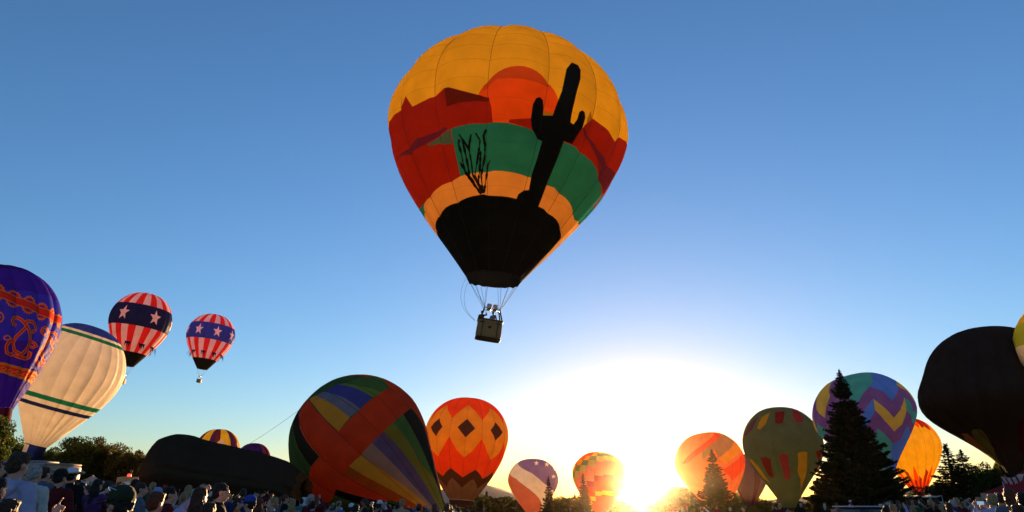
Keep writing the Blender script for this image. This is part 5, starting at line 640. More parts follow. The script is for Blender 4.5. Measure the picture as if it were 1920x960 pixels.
# 6 the black envelope lying on the grass, half inflated
def lying():
    Y = 70.; top = [(296, 905), (297, 872), (300, 848), (306, 831), (317, 819), (336, 814), (362, 816), (400, 829), (440, 838), (470, 844), (500, 852), (520, 858), (540, 865), (553, 874), (566, 887)]
    P0 = [at(px, py, Y) for px, py in top]
    xs_ = np.array([p_.x for p_ in P0]); zt = np.array([p_.z for p_ in P0])
    root = empty('lying_balloon', (float(xs_.mean()), Y, ground_z(float(xs_.mean()), Y))); tag(root, 'black balloon envelope lying half inflated on the grass', 'balloon')
    ox, oy, oz = root.location; U = np.linspace(0, 1, 40); X = np.interp(U, np.linspace(0, 1, len(xs_)), xs_); Z = np.interp(U, np.linspace(0, 1, len(xs_)), zt)
    n = 16; A = np.linspace(0, 2 * pi, n * 4 + 1)
    def pt(x, zt_, a, u):
        g0 = ground_z(x, Y) - .05; h = max(.25, zt_ - g0) / 2; f = 1 + .03 * abs(sin(a * n / 2)) ** .8 + .035 * noise.noise(Vector((u * 6, cos(a) * 2, sin(a) * 2))) + (.05 * max(0, u - .7) / .3) * sin(a * 11 + u * 9)
        wy = h * 1.2 * (max(0., 1 - (1 - u * 5) ** 2) ** .42 if u < .2 else 1)
        z = g0 + h + h * cos(a) * (1 + .015 * noise.noise(Vector((u * 12, a, 4)))); y = Y + wy * sin(a) * f
        return (x - ox + .2 * noise.noise(Vector((a * 2, u * 4, 1))), y - oy, max(z, g0) - oz)
    for g in range(n):
        vs = [pt(X[i], Z[i], A[g * 4 + j], U[i]) for i in range(40) for j in range(5)]
        mesh_obj('gore', vs, [(i * 5 + j, i * 5 + j + 1, (i + 1) * 5 + j + 1, (i + 1) * 5 + j) for i in range(39) for j in range(4)], cloth('black_cloth', .3), root)
    # brown mouth cloth hanging in folds at the right end
    for k in range(9):
        a0 = -1.9 + k * .42; vs = []
        for i in range(9):
            for j in range(4):
                u = i / 8; x = X[-1] - .5 + u * 1.15; zt_ = Z[-1] - .55 * u ** 2.0; q = pt(x, zt_, a0 + .5 * j / 3, 1.); fold = .2 * sin(j * 2.2 + k) * u
                vs.append((x - ox + .1 * sin(k * 2 + j), q[1] + fold - .05, q[2] + .12 + fold * .5))
        mesh_obj('mouth_fold', vs, [(i * 4 + j, i * 4 + j + 1, (i + 1) * 4 + j + 1, (i + 1) * 4 + j) for i in range(8) for j in range(3)], cloth('brown_cloth'), root)
lying()

# ---------------------------------------------------------------- trees
NEEDLE = leaf_mat('spruce_needles', (.016, .023, .009), (.046, .046, .017), .2)
NEEDLE2 = leaf_mat('fir_needles', (.022, .026, .010), (.05, .045, .016), .06)
LEAF = leaf_mat('broad_leaves', (.022, .036, .009), (.075, .09, .02), .4)
LEAF2 = leaf_mat('autumn_leaves', (.035, .036, .011), (.10, .078, .022), .4)

def leaf_cloud(P, D, L, Wd, rng):      # leaf-shaped faces at points P along directions D
    n_ = len(P); D = D / (np.linalg.norm(D, axis=1)[:, None] + 1e-9); r = rng.normal(size=(n_, 3)); s = np.cross(D, r); s /= np.linalg.norm(s, axis=1)[:, None] + 1e-9
    L = L * rng.uniform(.6, 1.3, n_)[:, None]; w = Wd * rng.uniform(.6, 1.3, n_)[:, None]
    V = np.stack([P - D * L * .5, P + s * w * .5, P + D * L * .5, P - s * w * .5], 1).reshape(-1, 3)
    return V.tolist(), (np.arange(n_)[:, None] * 4 + np.arange(4)).tolist()

def conifer_mesh(seed, h, r, levels, per, dens, leaf, ragged=.25):
    rng = np.random.RandomState(seed); P, D = [], []
    for k in range(levels):
        f = (k + .5) / levels; z = h * (.03 + .95 * f); rad = r * (1 - f) ** 1.05 * (1 + .10 * sin(k * 1.7)) + .10
        nb = max(4, int(per * (1 - .5 * f)))
        for b_ in range(nb):
            a = 2 * pi * (b_ + rng.rand()) / nb; ln = rad * rng.uniform(1 - ragged * 1.3, 1 + ragged); ns = max(5, int(dens * (ln * .6 + ln * ln * .55)))
            t = rng.uniform(.1, 1, ns) ** .62; droop = .25 if f < .8 else -.35
            zz = z - droop * ln * t + .25 * ln * t ** 3; wd = .22 + 1.35 / nb * pi * .5; lat = rng.uniform(-1, 1, ns) * wd * (1.12 - t ** 2) * ln * t
            x, y = cos(a) * ln * t - sin(a) * lat, sin(a) * ln * t + cos(a) * lat
            P.append(np.stack([x, y, zz + rng.normal(0, .022 * h / levels * 6, ns)], 1))
            D.append(np.stack([np.full(ns, cos(a)), np.full(ns, sin(a)), np.full(ns, -.1)], 1) + rng.normal(0, .6, (ns, 3)))
    t = rng.uniform(.85, 1.0, 40); P.append(np.stack([rng.normal(0, .05, 40), rng.normal(0, .05, 40), h * t], 1)); D.append(np.stack([rng.normal(0, .5, 40), rng.normal(0, .5, 40), np.ones(40)], 1))
    P, D = np.vstack(P), np.vstack(D); v, f = leaf_cloud(P, D, leaf, leaf * .32, rng)
    me = bpy.data.meshes.new('spruce_crown'); me.from_pydata(v, [], f)
    t_ = MB(); t_.tube([(0, 0, -.3), (.02, 0, h * .3), (0, .03, h * .65), (0, 0, h * .97)], [h * .022 + .05, h * .016 + .03, h * .009 + .02, .015], 8)
    for k in range(levels):
        f = (k + .5) / levels; z = h * (.04 + .9 * f)
        for b_ in range(2):
            a = rng.rand() * 6.28; ln = r * (1 - f) ** .82 * .8; t_.tube([(0, 0, z), (cos(a) * ln, sin(a) * ln, z - .2 * ln)], [.03 + .05 * (1 - f), .01], 4)
    tm = bpy.data.meshes.new('spruce_trunk'); tm.from_pydata(t_.v, [], t_.f)
    return me, tm

def broad_mesh(seed, h, w, clumps, leaves, leaf):
    rng = np.random.RandomState(seed); P, D, cs = [], [], []
    for k in range(clumps):
        u = rng.normal(size=3); u /= np.linalg.norm(u); rr = rng.uniform(.4, 1.02)
        c = np.array([u[0] * w * .5 * rr, u[1] * w * .5 * rr, h * .56 + u[2] * h * .38 * rr]); c[2] = max(c[2], h * .16); cs.append(c)
        q = rng.normal(size=(leaves, 3)); q /= np.linalg.norm(q, axis=1)[:, None]; s = w * rng.uniform(.09, .19) * rng.uniform(.55, 1.12, leaves)[:, None]
        P.append(c + q * s * np.array([1, 1, .8])); D.append(q * .4 + rng.normal(0, .8, (leaves, 3)))
    v, f = leaf_cloud(np.vstack(P), np.vstack(D), leaf, leaf * .6, rng)
    me = bpy.data.meshes.new('leafy_crown'); me.from_pydata(v, [], f)
    t_ = MB(); t_.tube([(0, 0, -.3), (.05, .02, h * .25), (0, 0, h * .6)], [w * .04, w * .028, w * .015], 7)
    for c in cs[::2]: t_.tube([(0, 0, h * .25), tuple(c * np.array([.5, .5, .8])), tuple(c)], [w * .018, w * .012, w * .005], 5)
    tm = bpy.data.meshes.new('leafy_trunk'); tm.from_pydata(t_.v, [], t_.f)
    return me, tm

def plant(name, meshes, loc, label, mats, rz=0., sc=(1, 1, 1), group=None, cat='tree'):
    o = empty(name, loc, (0, 0, rz)); o.scale = sc; tag(o, label, cat, group)
    for nm, me, mt in (('crown', meshes[0], mats), ('trunk', meshes[1], BARK)):
        if not me.materials: me.materials.append(mt)
        c = link(nm, me, o)
        if me.materials[0] != mt: c.material_slots[0].link = 'OBJECT'; c.material_slots[0].material = mt
    return o

def tree_at(px, top, Y, meshes, h0, name, label, mats, wide=1., rz=0., group=None):
    p_ = at(px, top, Y); z = ground_z(p_.x, Y); h = CAM_H + row_slope(top) * Y - z; s = h / h0
    return plant(name, meshes, (p_.x, Y, z), label, mats, rz, (s * wide, s * wide, s), group)

big = conifer_mesh(3, 12.5, 4.4, 64, 15, 28, .34, .16)
midc = conifer_mesh(5, 10, 3.4, 38, 11, 20, .42, .2)
thin = conifer_mesh(8, 9, 2.2, 30, 9, 26, .42, .22)
small = [conifer_mesh(20 + k, 8, 2.0, 20, 8, 15, .6, .22) for k in range(2)]
broad = [broad_mesh(30 + k, 10, 9, 46, 330, .42) for k in range(4)]
broads = [broad_mesh(60 + k, 7, 7.5, 26, 130, .6) for k in range(3)]
tree_at(1573, 694, 62, big, 12.5, 'spruce_tree', 'tall dark spruce standing in front of the chevron balloon', NEEDLE, .95, .4)
tree_at(1334, 842, 118, midc, 10, 'spruce_tree', 'hazy spruce in front of the peach striped balloon', NEEDLE2, 1.05, 1.)
tree_at(1028, 893, 172, thin, 9, 'spruce_tree', 'slim spruce beside the low violet and red balloon', NEEDLE2, 1.0, 2.)
tree_at(1093, 889, 165, thin, 9, 'spruce_tree', 'slim spruce in front of the pastel colour block balloon', NEEDLE2, 1.05, 4.)
tree_at(1772, 832, 74, thin, 9, 'fir_tree', 'ragged fir rising over the trees below the black balloon', NEEDLE, 1.7, 2.6)
tree_at(1800, 842, 82, midc, 10, 'fir_tree', 'broad fir next to the ragged fir at the right', NEEDLE, 1.3, 5.)
tree_at(1842, 868, 78, broad[0], 10, 'broadleaf_tree', 'dark leafy tree under the flame tongues of the black balloon', LEAF, .9, .3)
tree_at(1884, 862, 84, broad[1], 10, 'broadleaf_tree', 'dark leafy tree behind the red canopy tent', LEAF, .95, 1.9)
tree_at(1752, 905, 80, broad[2], 10, 'broadleaf_tree', 'low dark bushy tree right of the yellow balloon hem', LEAF, 1.5, 1.9)
tree_at(1925, 850, 80, broad[2], 10, 'broadleaf_tree', 'leafy tree at the right edge behind the crowd', LEAF, .9, 2.9)
tree_at(-6, 770, 68, broad[3], 10, 'broadleaf_tree', 'sunlit green tree in the left corner below the purple balloon', LEAF, .55, .7)
tree_at(40, 820, 128, broad[0], 10, 'broadleaf_tree', 'green tree just left of the white balloon skirt', LEAF, .7, 2.2)
tree_at(150, 822, 120, broad[1], 10, 'broadleaf_tree', 'rounded olive tree right of the white balloon with sunlit edge', LEAF, 1.0, 1.2)
tree_at(112, 838, 128, broad[3], 10, 'broadleaf_tree', 'shaded green tree directly behind the white balloon skirt', LEAF, 1.1, 3.)
tree_at(196, 823, 126, broad[2], 10, 'broadleaf_tree', 'olive tree with reddish tinge in the middle of the left tree row', LEAF2, .8, .2)
tree_at(226, 832, 124, broad[0], 10, 'broadleaf_tree', 'bronze tinted tree second from the black envelope', LEAF2, .8, 4.)
tree_at(252, 842, 120, broad[3], 10, 'broadleaf_tree', 'bronze green tree closest to the black envelope', LEAF2, .85, 5.2)
tree_at(278, 858, 132, broad[1], 10, 'broadleaf_tree', 'low tree half hidden by the left end of the black envelope', LEAF2, 1.1, 3.3)
rng = random.Random(11)
spots = [(893, 922), (912, 921), (932, 934), (950, 926), (968, 934), (985, 948), (1010, 944), (1048, 934), (1062, 930), (1078, 926), (1112, 928), (1130, 932), (1150, 934), (1168, 940), (1186, 946), (1204, 950), (1222, 949),
         (1238, 944), (1252, 930), (1266, 916), (1282, 909), (1298, 912), (1316, 916), (1360, 922), (1378, 926), (1398, 930), (1416, 933), (1436, 936), (1456, 938), (1476, 938), (1497, 936), (1520, 934), (1640, 930), (1665, 928), (1690, 925), (1716, 926), (1745, 920)]
marks = [(866, 'the hem of the red diamond balloon'), (927, 'the pink building'), (985, 'the red foot of the violet starry balloon'), (1028, 'the slim spruce by the violet balloon'), (1093, 'the slim spruce by the pastel balloon'), (1125, 'the pastel balloon foot'), (1212, 'the rising sun'), (1334, 'the hazy spruce'), (1403, 'the mauve balloon'), (1480, 'the olive balloon foot'), (1573, 'the tall dark spruce'), (1712, 'the yellow balloon hem')]
seen = {}
for i, (px, top) in enumerate(spots):
    Y = 250 + rng.uniform(-22, 22) if not 1240 < px < 1330 else 205 + rng.uniform(-8, 8)
    con = i in (1, 4, 9, 27); ms = small[i % 2] if con else broads[i % 3]
    mx_, mn_ = min(marks, key=lambda m_: abs(m_[0] - px)); side = 'left' if px < mx_ else 'right'
    lab = ('far pointed spruce ' if con else 'far rounded tree ') + side + ' of ' + mn_; k_ = seen[lab] = seen.get(lab, 0) + 1
    if k_ > 1: lab = ['', '', 'second ', 'third ', 'fourth ', 'fifth '][k_] + lab
    tree_at(px, top, Y, ms, 8 if con else 7, 'far_spruce' if con else 'far_tree', lab, NEEDLE2 if con else LEAF, (1.2 if con else rng.uniform(1.2, 1.7)), rng.uniform(0, 6), 'far treeline beyond the field')

# ---------------------------------------------------------------- tents, vehicles, building
def local(name, px, Y, label, cat, rz=0., off=0.):
    p_ = at(px, 900, Y); return tag(empty(name, (p_.x, Y, ground_z(p_.x, Y) + off), (0, 0, rz)), label, cat)

GREYW = paint('greyed_white', (.26, .23, .21), .5)  # white toned down to a dull grey
def camper(px, Y, label, rz, L=7.5, side=GREYW, roof=GREYW):
    o = local('camper_trailer', px, Y, label, 'trailer', rz)
    MB().box((0, 0, 1.75), (L, 2.4, 2.3), .22).build('body', side, o)
    MB().box((0, 0, 2.95), (L * .96, 2.3, .16), .06).build('roof', roof, o)
    MB().box((0, -1.205, 1.35), (L * .98, .02, .3), .005).build('stripe', paint('tan_stripe', (.30, .12, .05)), o)
    for x in (-L * .34, -L * .1, L * .3):
        w = MB().box((x, -1.21, 2.1), (1.0, .04, .65), .015).build('window', GLASS, o)
        MB().box((x, -1.222, 2.45), (1.08, .03, .05)).build('frame', STEEL, w)
    d_ = MB().box((L * .12, -1.21, 1.65), (.7, .04, 1.85), .01).build('door', WHITE, o); MB().box((L * .12 + .26, -1.24, 1.6), (.05, .04, .12)).build('handle', STEEL, d_)
    for sy in (-1, 1):
        for x in (-.45, .45):
            wv = MB().lathe([(.1, -.1), (.33, -.1), (.36, -.05), (.36, .05), (.33, .1), (.1, .1)], 16, (x, sy * 1.0, .36), Matrix.Rotation(pi / 2, 3, 'X')).build('wheel', RUBBER, o)
            MB().lathe([(.0, -.12), (.2, -.12), (.2, .12), (.0, .12)], 12, (x, sy * 1.0, .36), Matrix.Rotation(pi / 2, 3, 'X'), False).build('rim', STEEL, wv)
    MB().box((L / 2 + .55, 0, .6), (1.2, .12, .12)).build('tow_bar', STEEL, o)
    return o
camper(10, 62, 'long white camper trailer behind the man in the lavender hoodie', R(-8), 8)
camper(96, 62, 'white roofed camper with sunlit tan flank parked below the blue skirt', R(-12), 3.6, paint('sunlit_flank', (.42, .2, .1), .5))  # low sun's warm light put into the flank colour

def canopy(px, Y, label, col, size=3., h=2.1, peak=.9, rz=0., trim=None, frill=True):
    o = local('canopy_tent', px, Y, label, 'tent', rz); s = size / 2
    v = [(-s, -s, h), (s, -s, h), (s, s, h), (-s, s, h), (0, 0, h + peak)]; vs, fs = [], []
    for k in range(4):                 # four sagging roof panels
        a, c, t_ = Vector(v[k]), Vector(v[(k + 1) % 4]), Vector(v[4]); V = []; N = 6
        for i in range(N + 1):
            for j in range(N + 1):
                q = a.lerp(c, j / N).lerp(t_, i / N); V.append(q - Vector((0, 0, .22 * sin(pi * i / N) + .05 * sin(pi * j / N) * (1 - i / N))))
        mesh_obj('roof_panel', V, [(i * (N + 1) + j, i * (N + 1) + j + 1, (i + 1) * (N + 1) + j + 1, (i + 1) * (N + 1) + j) for i in range(N) for j in range(N)], col, o)
        if frill:
            V = [q for j in range(13) for q in (a.lerp(c, j / 12) - Vector((0, 0, .05 * sin(pi * j / 12))), a.lerp(c, j / 12) - Vector((0, 0, .28 + .05 * sin(pi * j / 12) + .05 * (j % 2))))]
            mesh_obj('valance', V, [(2 * j, 2 * j + 1, 2 * j + 3, 2 * j + 2) for j in range(12)], trim or col, o)
        MB().tube([(v[k][0] * .98, v[k][1] * .98, 0), (v[k][0] * .98, v[k][1] * .98, h)], .03, 6).build('pole', STEEL, o)
    return o
canopy(173, 96, 'small white canopy tent beyond the purple shirted crowd', cloth('white_cloth', .4), 2.8, 1.9, .8)
canopy(1945, 36, 'red canopy tent with white edge at the right side', cloth('rose', .4), 3.6, 2.0, 1.5, .35, cloth('white_cloth', .4))
for px, lab in ((1693, 'flat white awning left above the right crowd'), (1737, 'curved white awning right above the right crowd')):
    canopy(px, 62, lab, cloth('white_cloth', .35), 1.3, 2.1 if px < 1700 else 2.05, .16, .2, frill=False)

def box_truck(px, Y, label, rz):
    o = local('box_truck', px, Y, label, 'truck', rz); amber = paint('amber_side', (.55, .28, .10), .5)
    MB().box((-1.0, 0, 1.75), (3.6, 2.1, 2.1), .06).build('cargo_box', amber, o)
    MB().box((1.65, 0, 1.35), (1.5, 2.0, 1.5), .18).build('cab', WHITE, o)
    MB().box((2.36, 0, 1.72), (.1, 1.7, .6), .03, None).build('windshield', paint('sun_glint_glass', (.6, .6, .55), .06, metal=.9), o)  # sun's reflection put into the windshield as a bright mirror-like tint
    for sy in (-1, 1):
        MB().box((1.7, sy * 1.005, 1.7), (.8, .03, .5), .01).build('window', GLASS, o); MB().box((2.42, sy * .7, .95), (.06, .3, .2), .02).build('headlight', WHITE, o)
        MB().box((2.25, sy * 1.2, 1.75), (.1, .12, .4), .02).build('mirror', RUBBER, o)
        for x in (-1.9, 1.6): MB().lathe([(.1, -.12), (.36, -.12), (.4, -.06), (.4, .06), (.36, .12), (.1, .12)], 16, (x, sy * .92, .4), Matrix.Rotation(pi / 2, 3, 'X')).build('wheel', RUBBER, o)
    MB().box((-1.0, -1.06, 2.0), (2.4, .02, .3)).build('lettering_band', paint('dark_band', (.08, .03, .02)), o)
    MB().lathe([(.02, 0), (.26, .02), (.28, .2), (.22, .38), (.02, .44)], 14, (-.6, 0, 2.82)).build('beacon', paint('red_beacon', (1, .06, .04), .4, emit=.35), o)
    MB().tube([(2.0, .6, 2.0), (2.0, .6, 2.9)], .05, 6).build('exhaust', STEEL, o)
box_truck(243, 103, 'boxy truck with a glowing red beacon left of the black envelope', R(-48))

def pickup(px, Y, label, rz):
    o = local('pickup_truck', px, Y, label, 'truck', rz); dk = paint('dark_truck_paint', (.03, .02, .02), .25, spec=.6)
    MB().box((0, 0, .75), (5.0, 1.85, .6), .15).build('body', dk, o); MB().box((.3, 0, 1.3), (1.9, 1.65, .65), .22).build('cab', dk, o)
    MB().box((.3, 0, 1.66), (1.7, 1.5, .05), .02).build('roof_rack', STEEL, o); MB().box((-.66, 0, 1.36), (.05, 1.35, .4), .015).build('rear_window', GLASS, o)
    for sy in (-1, 1):
        MB().box((.35, sy * .83, 1.36), (1.5, .03, .38), .01).build('window', GLASS, o)
        for x in (-1.6, 1.6): MB().lathe([(.1, -.12), (.34, -.12), (.38, -.06), (.38, .06), (.34, .12), (.1, .12)], 16, (x, sy * .85, .38), Matrix.Rotation(pi / 2, 3, 'X')).build('wheel', RUBBER, o)
        MB().box((-2.49, sy * .75, .85), (.04, .16, .3), .01).build('tail_light', paint('tail_red', (.5, .02, .01), .3), o)
    return o
pickup(1602, 27, 'dark pickup truck with silver roof rack at the foot of the spruce', R(20))
p_ = at(1620, 950, 24.5); o = tag(empty('cargo_bag', (p_.x, 24.5, ground_z(p_.x, 24.5))), 'bulging orange equipment bag standing beside the dark pickup', 'bag')
mb = MB().lathe([(.02, 0), (.38, .02), (.44, .3), (.42, .9), (.34, 1.25), (.16, 1.42), (.02, 1.45)], 14); mb.v = [(x * (1 + .12 * sin(z * 9 + x * 4)), y * (1 + .1 * sin(z * 7)), z) for x, y, z in mb.v]
mb.build('sack', cloth('tomato_glow', .2), o); MB().tube([(.14, 0, 1.36), (0, .1, 1.46), (-.14, 0, 1.36)], .03, 5).build('tie', CORD, o)

p_ = at(927, 940, 330); o = tag(empty('far_building', (p_.x, 330, ground_z(p_.x, 330))), 'flat roofed pale pink building far off below the hill', 'building')
BW = paint('pink_render', (.42, .28, .24), .9, .2, .1)
MB().box((0, 0, 3.4), (7.6, 6, 7.0), .05).build('wall', BW, o); MB().box((0, 0, 7.05), (8.1, 6.5, .3), .05).build('roof', paint('brown_roof', (.14, .08, .06)), o)
for x in (-2.4, 0, 2.4):
    for z in (2.0, 4.8): MB().box((x, -3.02, z), (1.1, .08, 1.2), .02).build('window', GLASS, o)
o = tag(empty('pennant_string', (0, 0, 0)), 'string of pale pennants sloping up to the red canopy', 'pennants')
a, c = at(1878, 893, 36), at(1926, 876, 34); o.location = a; pts = [a.lerp(c, k / 16) - Vector((0, 0, .25 * sin(pi * k / 16))) - a for k in range(17)]
MB().tube(pts, .015, 4).build('cord', CORD, o)
for k in range(12):
    q = pts[k] + (pts[k + 1] - pts[k]) * .5; w = Vector((.14, 0, 0))
    MB().add([q - w, q + w, q + Vector((.0, .03, -.32)), q - w + Vector((0, .015, 0)), q + w + Vector((0, .015, 0)), q + Vector((0, .045, -.32))], [(0, 2, 1), (3, 4, 5), (0, 1, 4, 3), (1, 2, 5, 4), (2, 0, 3, 5)]).build('pennant', cloth('flag_white' if k % 3 else 'rose', .3), o, False)
MB().tube([Vector((0, 0, 0)), Vector((0, 0, ground_z(a.x, a.y) - a.z))], .03, 6).build('post', STEEL, o)
p_ = at(575, 943, 33); gz = ground_z(p_.x, 33); o = tag(empty('placard', (p_.x, 33, gz), (0, 0, R(6))), 'white striped placard held up above the crowd', 'sign'); zc = p_.z - gz
MB().box((0, 0, zc), (.44, .02, .46), .004, Matrix.Rotation(R(4), 3, 'Y')).build('board', paint('board_white', (.72, .72, .78)), o)
for k in range(7): MB().box((.004 * k - .01, -.014, zc + .17 - .055 * k), (.37, .006, .022), 0, Matrix.Rotation(R(4), 3, 'Y')).build('stripe', paint('stripe_slate', (.16, .17, .28)), o)
MB().tube([(0, .02, 0), (0, .02, zc - .2)], .016, 6).build('stick', BARK, o)

# ---------------------------------------------------------------- grass blades (uncountable)
rg = np.random.RandomState(4); Pg = []
for _ in range(9000):
    y = rg.uniform(9, 30); x = rg.uniform(-.78, .1) * y if rg.rand() < .7 else rg.uniform(-.2, .8) * y; Pg.append((x, y, ground_z(x, y) + .03))
v, f = leaf_cloud(np.array(Pg), np.array([(0, 0, 1)] * len(Pg)) + rg.normal(0, .25, (len(Pg), 3)), .11, .03, rg)
tag(mesh_obj('grass', v, f, leaf_mat('grass_blades', (.04, .07, .015), (.12, .14, .04)), None), 'short green grass between the spectators', 'grass', kind='stuff')

# ---------------------------------------------------------------- people
def ellip(c, r, rot=None, n=14, m=9):
    c = np.array(c, float); V = [(0, 0, 1)] + [(sin(pi * i / m) * cos(2 * pi * j / n), sin(pi * i / m) * sin(2 * pi * j / n), cos(pi * i / m)) for i in range(1, m) for j in range(n)] + [(0, 0, -1)]
    V = np.array(V) * np.array(r); V = V @ np.array(rot.to_matrix()).T if rot is not None else V
    F = [(0, 1 + j, 1 + (j + 1) % n) for j in range(n)] + [(1 + i * n + j, 1 + (i + 1) * n + j, 1 + (i + 1) * n + (j + 1) % n, 1 + i * n + (j + 1) % n) for i in range(m - 2) for j in range(n)]
    L_ = len(V) - 1; F += [(L_, 1 + (m - 2) * n + (j + 1) % n, 1 + (m - 2) * n + j) for j in range(n)]
    return (V + c).tolist(), F

def limb(a, b_, ra, rb, n=12):
    a, b_ = Vector(a), Vector(b_); t = (b_ - a).normalized(); u = t.orthogonal().normalized(); w = t.cross(u); V, rings = [], []
    for k in range(4): ang = pi / 2 * k / 4; rings.append((a - t * ra * cos(ang), ra * sin(ang)))
    rings.append((a, ra)); rings.append((b_, rb))
    for k in range(1, 5): ang = pi / 2 * k / 4; rings.append((b_ + t * rb * sin(ang), rb * cos(ang)))
    for c, r in rings: V += [tuple(c + (u * cos(2 * pi * j / n) + w * sin(2 * pi * j / n)) * max(r, 1e-4)) for j in range(n)]
    F = [(k * n + j, k * n + (j + 1) % n, (k + 1) * n + (j + 1) % n, (k + 1) * n + j) for k in range(len(rings) - 1) for j in range(n)]
    F += [tuple(range(n))[::-1], tuple((len(rings) - 1) * n + j for j in range(n))]
    return V, F

def blend(name, prims, voxel, smooth_n=3, fold=0., seed=0., fq=14):   # one continuous skin over overlapping forms
    mb = MB()
    for v, f in prims: mb.add(v, f)
    me = bpy.data.meshes.new('tmp'); me.from_pydata(mb.v, [], mb.f); o = bpy.data.objects.new('tmp', me); COL.objects.link(o)
    r = o.modifiers.new('r', 'REMESH'); r.mode = 'VOXEL'; r.voxel_size = voxel
    s = o.modifiers.new('s', 'SMOOTH'); s.iterations = smooth_n; s.factor = .5
    dg = bpy.context.evaluated_depsgraph_get(); dg.update(); out = bpy.data.meshes.new_from_object(o.evaluated_get(dg)); out.name = name
    bpy.data.objects.remove(o); bpy.data.meshes.remove(me)
    if fold:
        n_ = len(out.vertices); co = np.empty(n_ * 3); no = np.empty(n_ * 3); out.vertices.foreach_get('co', co); out.vertices.foreach_get('normal', no); co = co.reshape(-1, 3); no = no.reshape(-1, 3)
        d_ = np.array([noise.noise(Vector((p_[0] * fq + seed, p_[1] * fq, p_[2] * fq * .45))) + .5 * noise.noise(Vector((p_[0] * 8, seed, p_[2] * 22))) for p_ in co])
        co += no * (d_ * fold)[:, None]; out.vertices.foreach_set('co', co.ravel())
    out.polygons.foreach_set('use_smooth', [True] * len(out.polygons)); out.update()
    return out

POSE = dict(stand=[((.27, .03, 1.12), (.28, -.08, .88)), ((-.27, .03, 1.12), (-.27, -.08, .88))],
            phone=[((.27, -.15, 1.20), (.10, -.34, 1.50)), ((-.27, -.15, 1.20), (-.10, -.34, 1.50))],
            shade=[((.27, .03, 1.12), (.26, -.1, .9)), ((-.38, -.08, 1.43), (-.17, -.16, 1.66))],
            pocket=[((.30, .06, 1.13), (.19, -.10, .95)), ((-.30, .06, 1.13), (-.19, -.10, .95))],
            reach=[((.27, .03, 1.12), (.28, -.08, .88)), ((-.34, -.14, 1.46), (-.30, -.34, 1.70))],
            point=[((.27, .03, 1.12), (.22, -.14, .95)), ((-.15, -.22, 1.38), (-.21, -.36, 1.61))],
            shade_l=[((.40, -.06, 1.43), (.17, -.14, 1.66)), ((-.27, .03, 1.12), (-.26, -.1, .9))])
def hand(w, d, point=False):
    w, d = Vector(w), Vector(d).normalized(); side = d.cross(Vector((0, 1, 0.15))).normalized(); nrm = side.cross(d); P_ = []
    rot = Matrix((side, nrm, d)).transposed().to_quaternion()
    P_.append(ellip(w + d * .05, (.042, .018, .055), rot, 12, 8))
    for i, (o_, l_) in enumerate(((-.03, .072), (-.010, .082), (.010, .076), (.029, .06))):
        b_ = w + d * .092 + side * o_; curl = nrm * (-.02 - .006 * i)
        if point and i > 0: P_.append(limb(b_, b_ + d * .018 + nrm * -.03, .0095, .009)); P_.append(limb(b_ + d * .018 + nrm * -.03, b_ - d * .03 + nrm * -.035, .009, .008))
        elif point: P_.append(limb(b_, b_ + d * .085, .0105, .008))
        else: P_.append(limb(b_, b_ + d * l_ * .55, .0095, .0088)); P_.append(limb(b_ + d * l_ * .55, b_ + d * l_ + curl, .0088, .0075))
    b_ = w + d * .03 - side * .038; P_.append(limb(b_, b_ + d * .04 - side * .022, .012, .010)); P_.append(limb(b_ + d * .04 - side * .022, b_ + d * .068 - side * .02 - nrm * .012, .010, .008))
    return P_

def torso(g=0.):
    return [ellip((0, .01, 1.27), (.165 + g, .112 + g, .21 + g)), limb((-.155, .01, 1.395), (.155, .01, 1.395), .062 + g, .062 + g), ellip((0, .005, 1.08), (.15 + g, .108 + g, .17 + g)), limb((0, .02, 1.42), (0, .015, 1.475), .075 + g * .6, .058 + g * .5)]
def figure(pose, voxel):
    arms = POSE[pose]; b_ = [ellip((0, .012, 1.648), (.074, .094, .098)), ellip((0, -.028, 1.585), (.056, .064, .078)), ellip((0, -.085, 1.655), (.05, .012, .014)),
        limb((0, -.09, 1.628), (0, -.112, 1.596), .010, .015), ellip((.077, .012, 1.618), (.012, .02, .03)), ellip((-.077, .012, 1.618), (.012, .02, .03)), ellip((0, -.088, 1.562), (.024, .01, .012)),
        limb((0, .018, 1.44), (0, .008, 1.58), .058, .054)] + torso() + [ellip((0, .012, .95), (.16, .12, .12))]
    sh, tr, so_ = torso(.016) + [ellip((0, .012, .97), (.17, .13, .10))], [ellip((0, .012, .93), (.168, .128, .12))], []
    for s, (e, w) in zip((1, -1), arms):
        S_ = (s * .19, .01, 1.395); d_ = Vector(w) - Vector(e)
        b_ += [limb(S_, e, .052, .042), limb(e, w, .040, .028)] + hand(w, (-.10, -.06, .26) if pose == 'point' and s < 0 else d_, pose == 'point' and s < 0)
        sh += [limb(S_, e, .070, .058), limb(e, Vector(e).lerp(Vector(w), .86), .056, .044)]
        h_, k_, a_ = (s * .09, .01, .92), (s * .105, -.015, .5), (s * .11, .025, .09)
        b_ += [limb(h_, k_, .086, .056), limb(k_, a_, .055, .038), limb((s * .11, .04, .05), (s * .125, -.13, .035), .04, .032)]
        tr += [limb(h_, k_, .100, .076), limb(k_, (s * .11, .025, .10), .074, .062)]
        so_.append([limb((s * .11, .045, .05), (s * .128, -.15, .04), .052, .042), ellip((s * .12, -.05, .02), (.055, .14, .025))])
    return dict(body=blend('body', b_, voxel, 3), shirt=blend('shirt', sh, voxel * 1.15, 4, .010, hash(pose) % 7), trousers=blend('trousers', tr, voxel * 1.3, 3, .007, 2.), shoe=[blend('shoe', q, voxel * 1.2, 2) for q in so_])
CAP_ = [ellip((0, .022, 1.672), (.082, .098, .088)), ellip((0, .05, 1.625), (.078, .066, .085))]
HAIR = {}
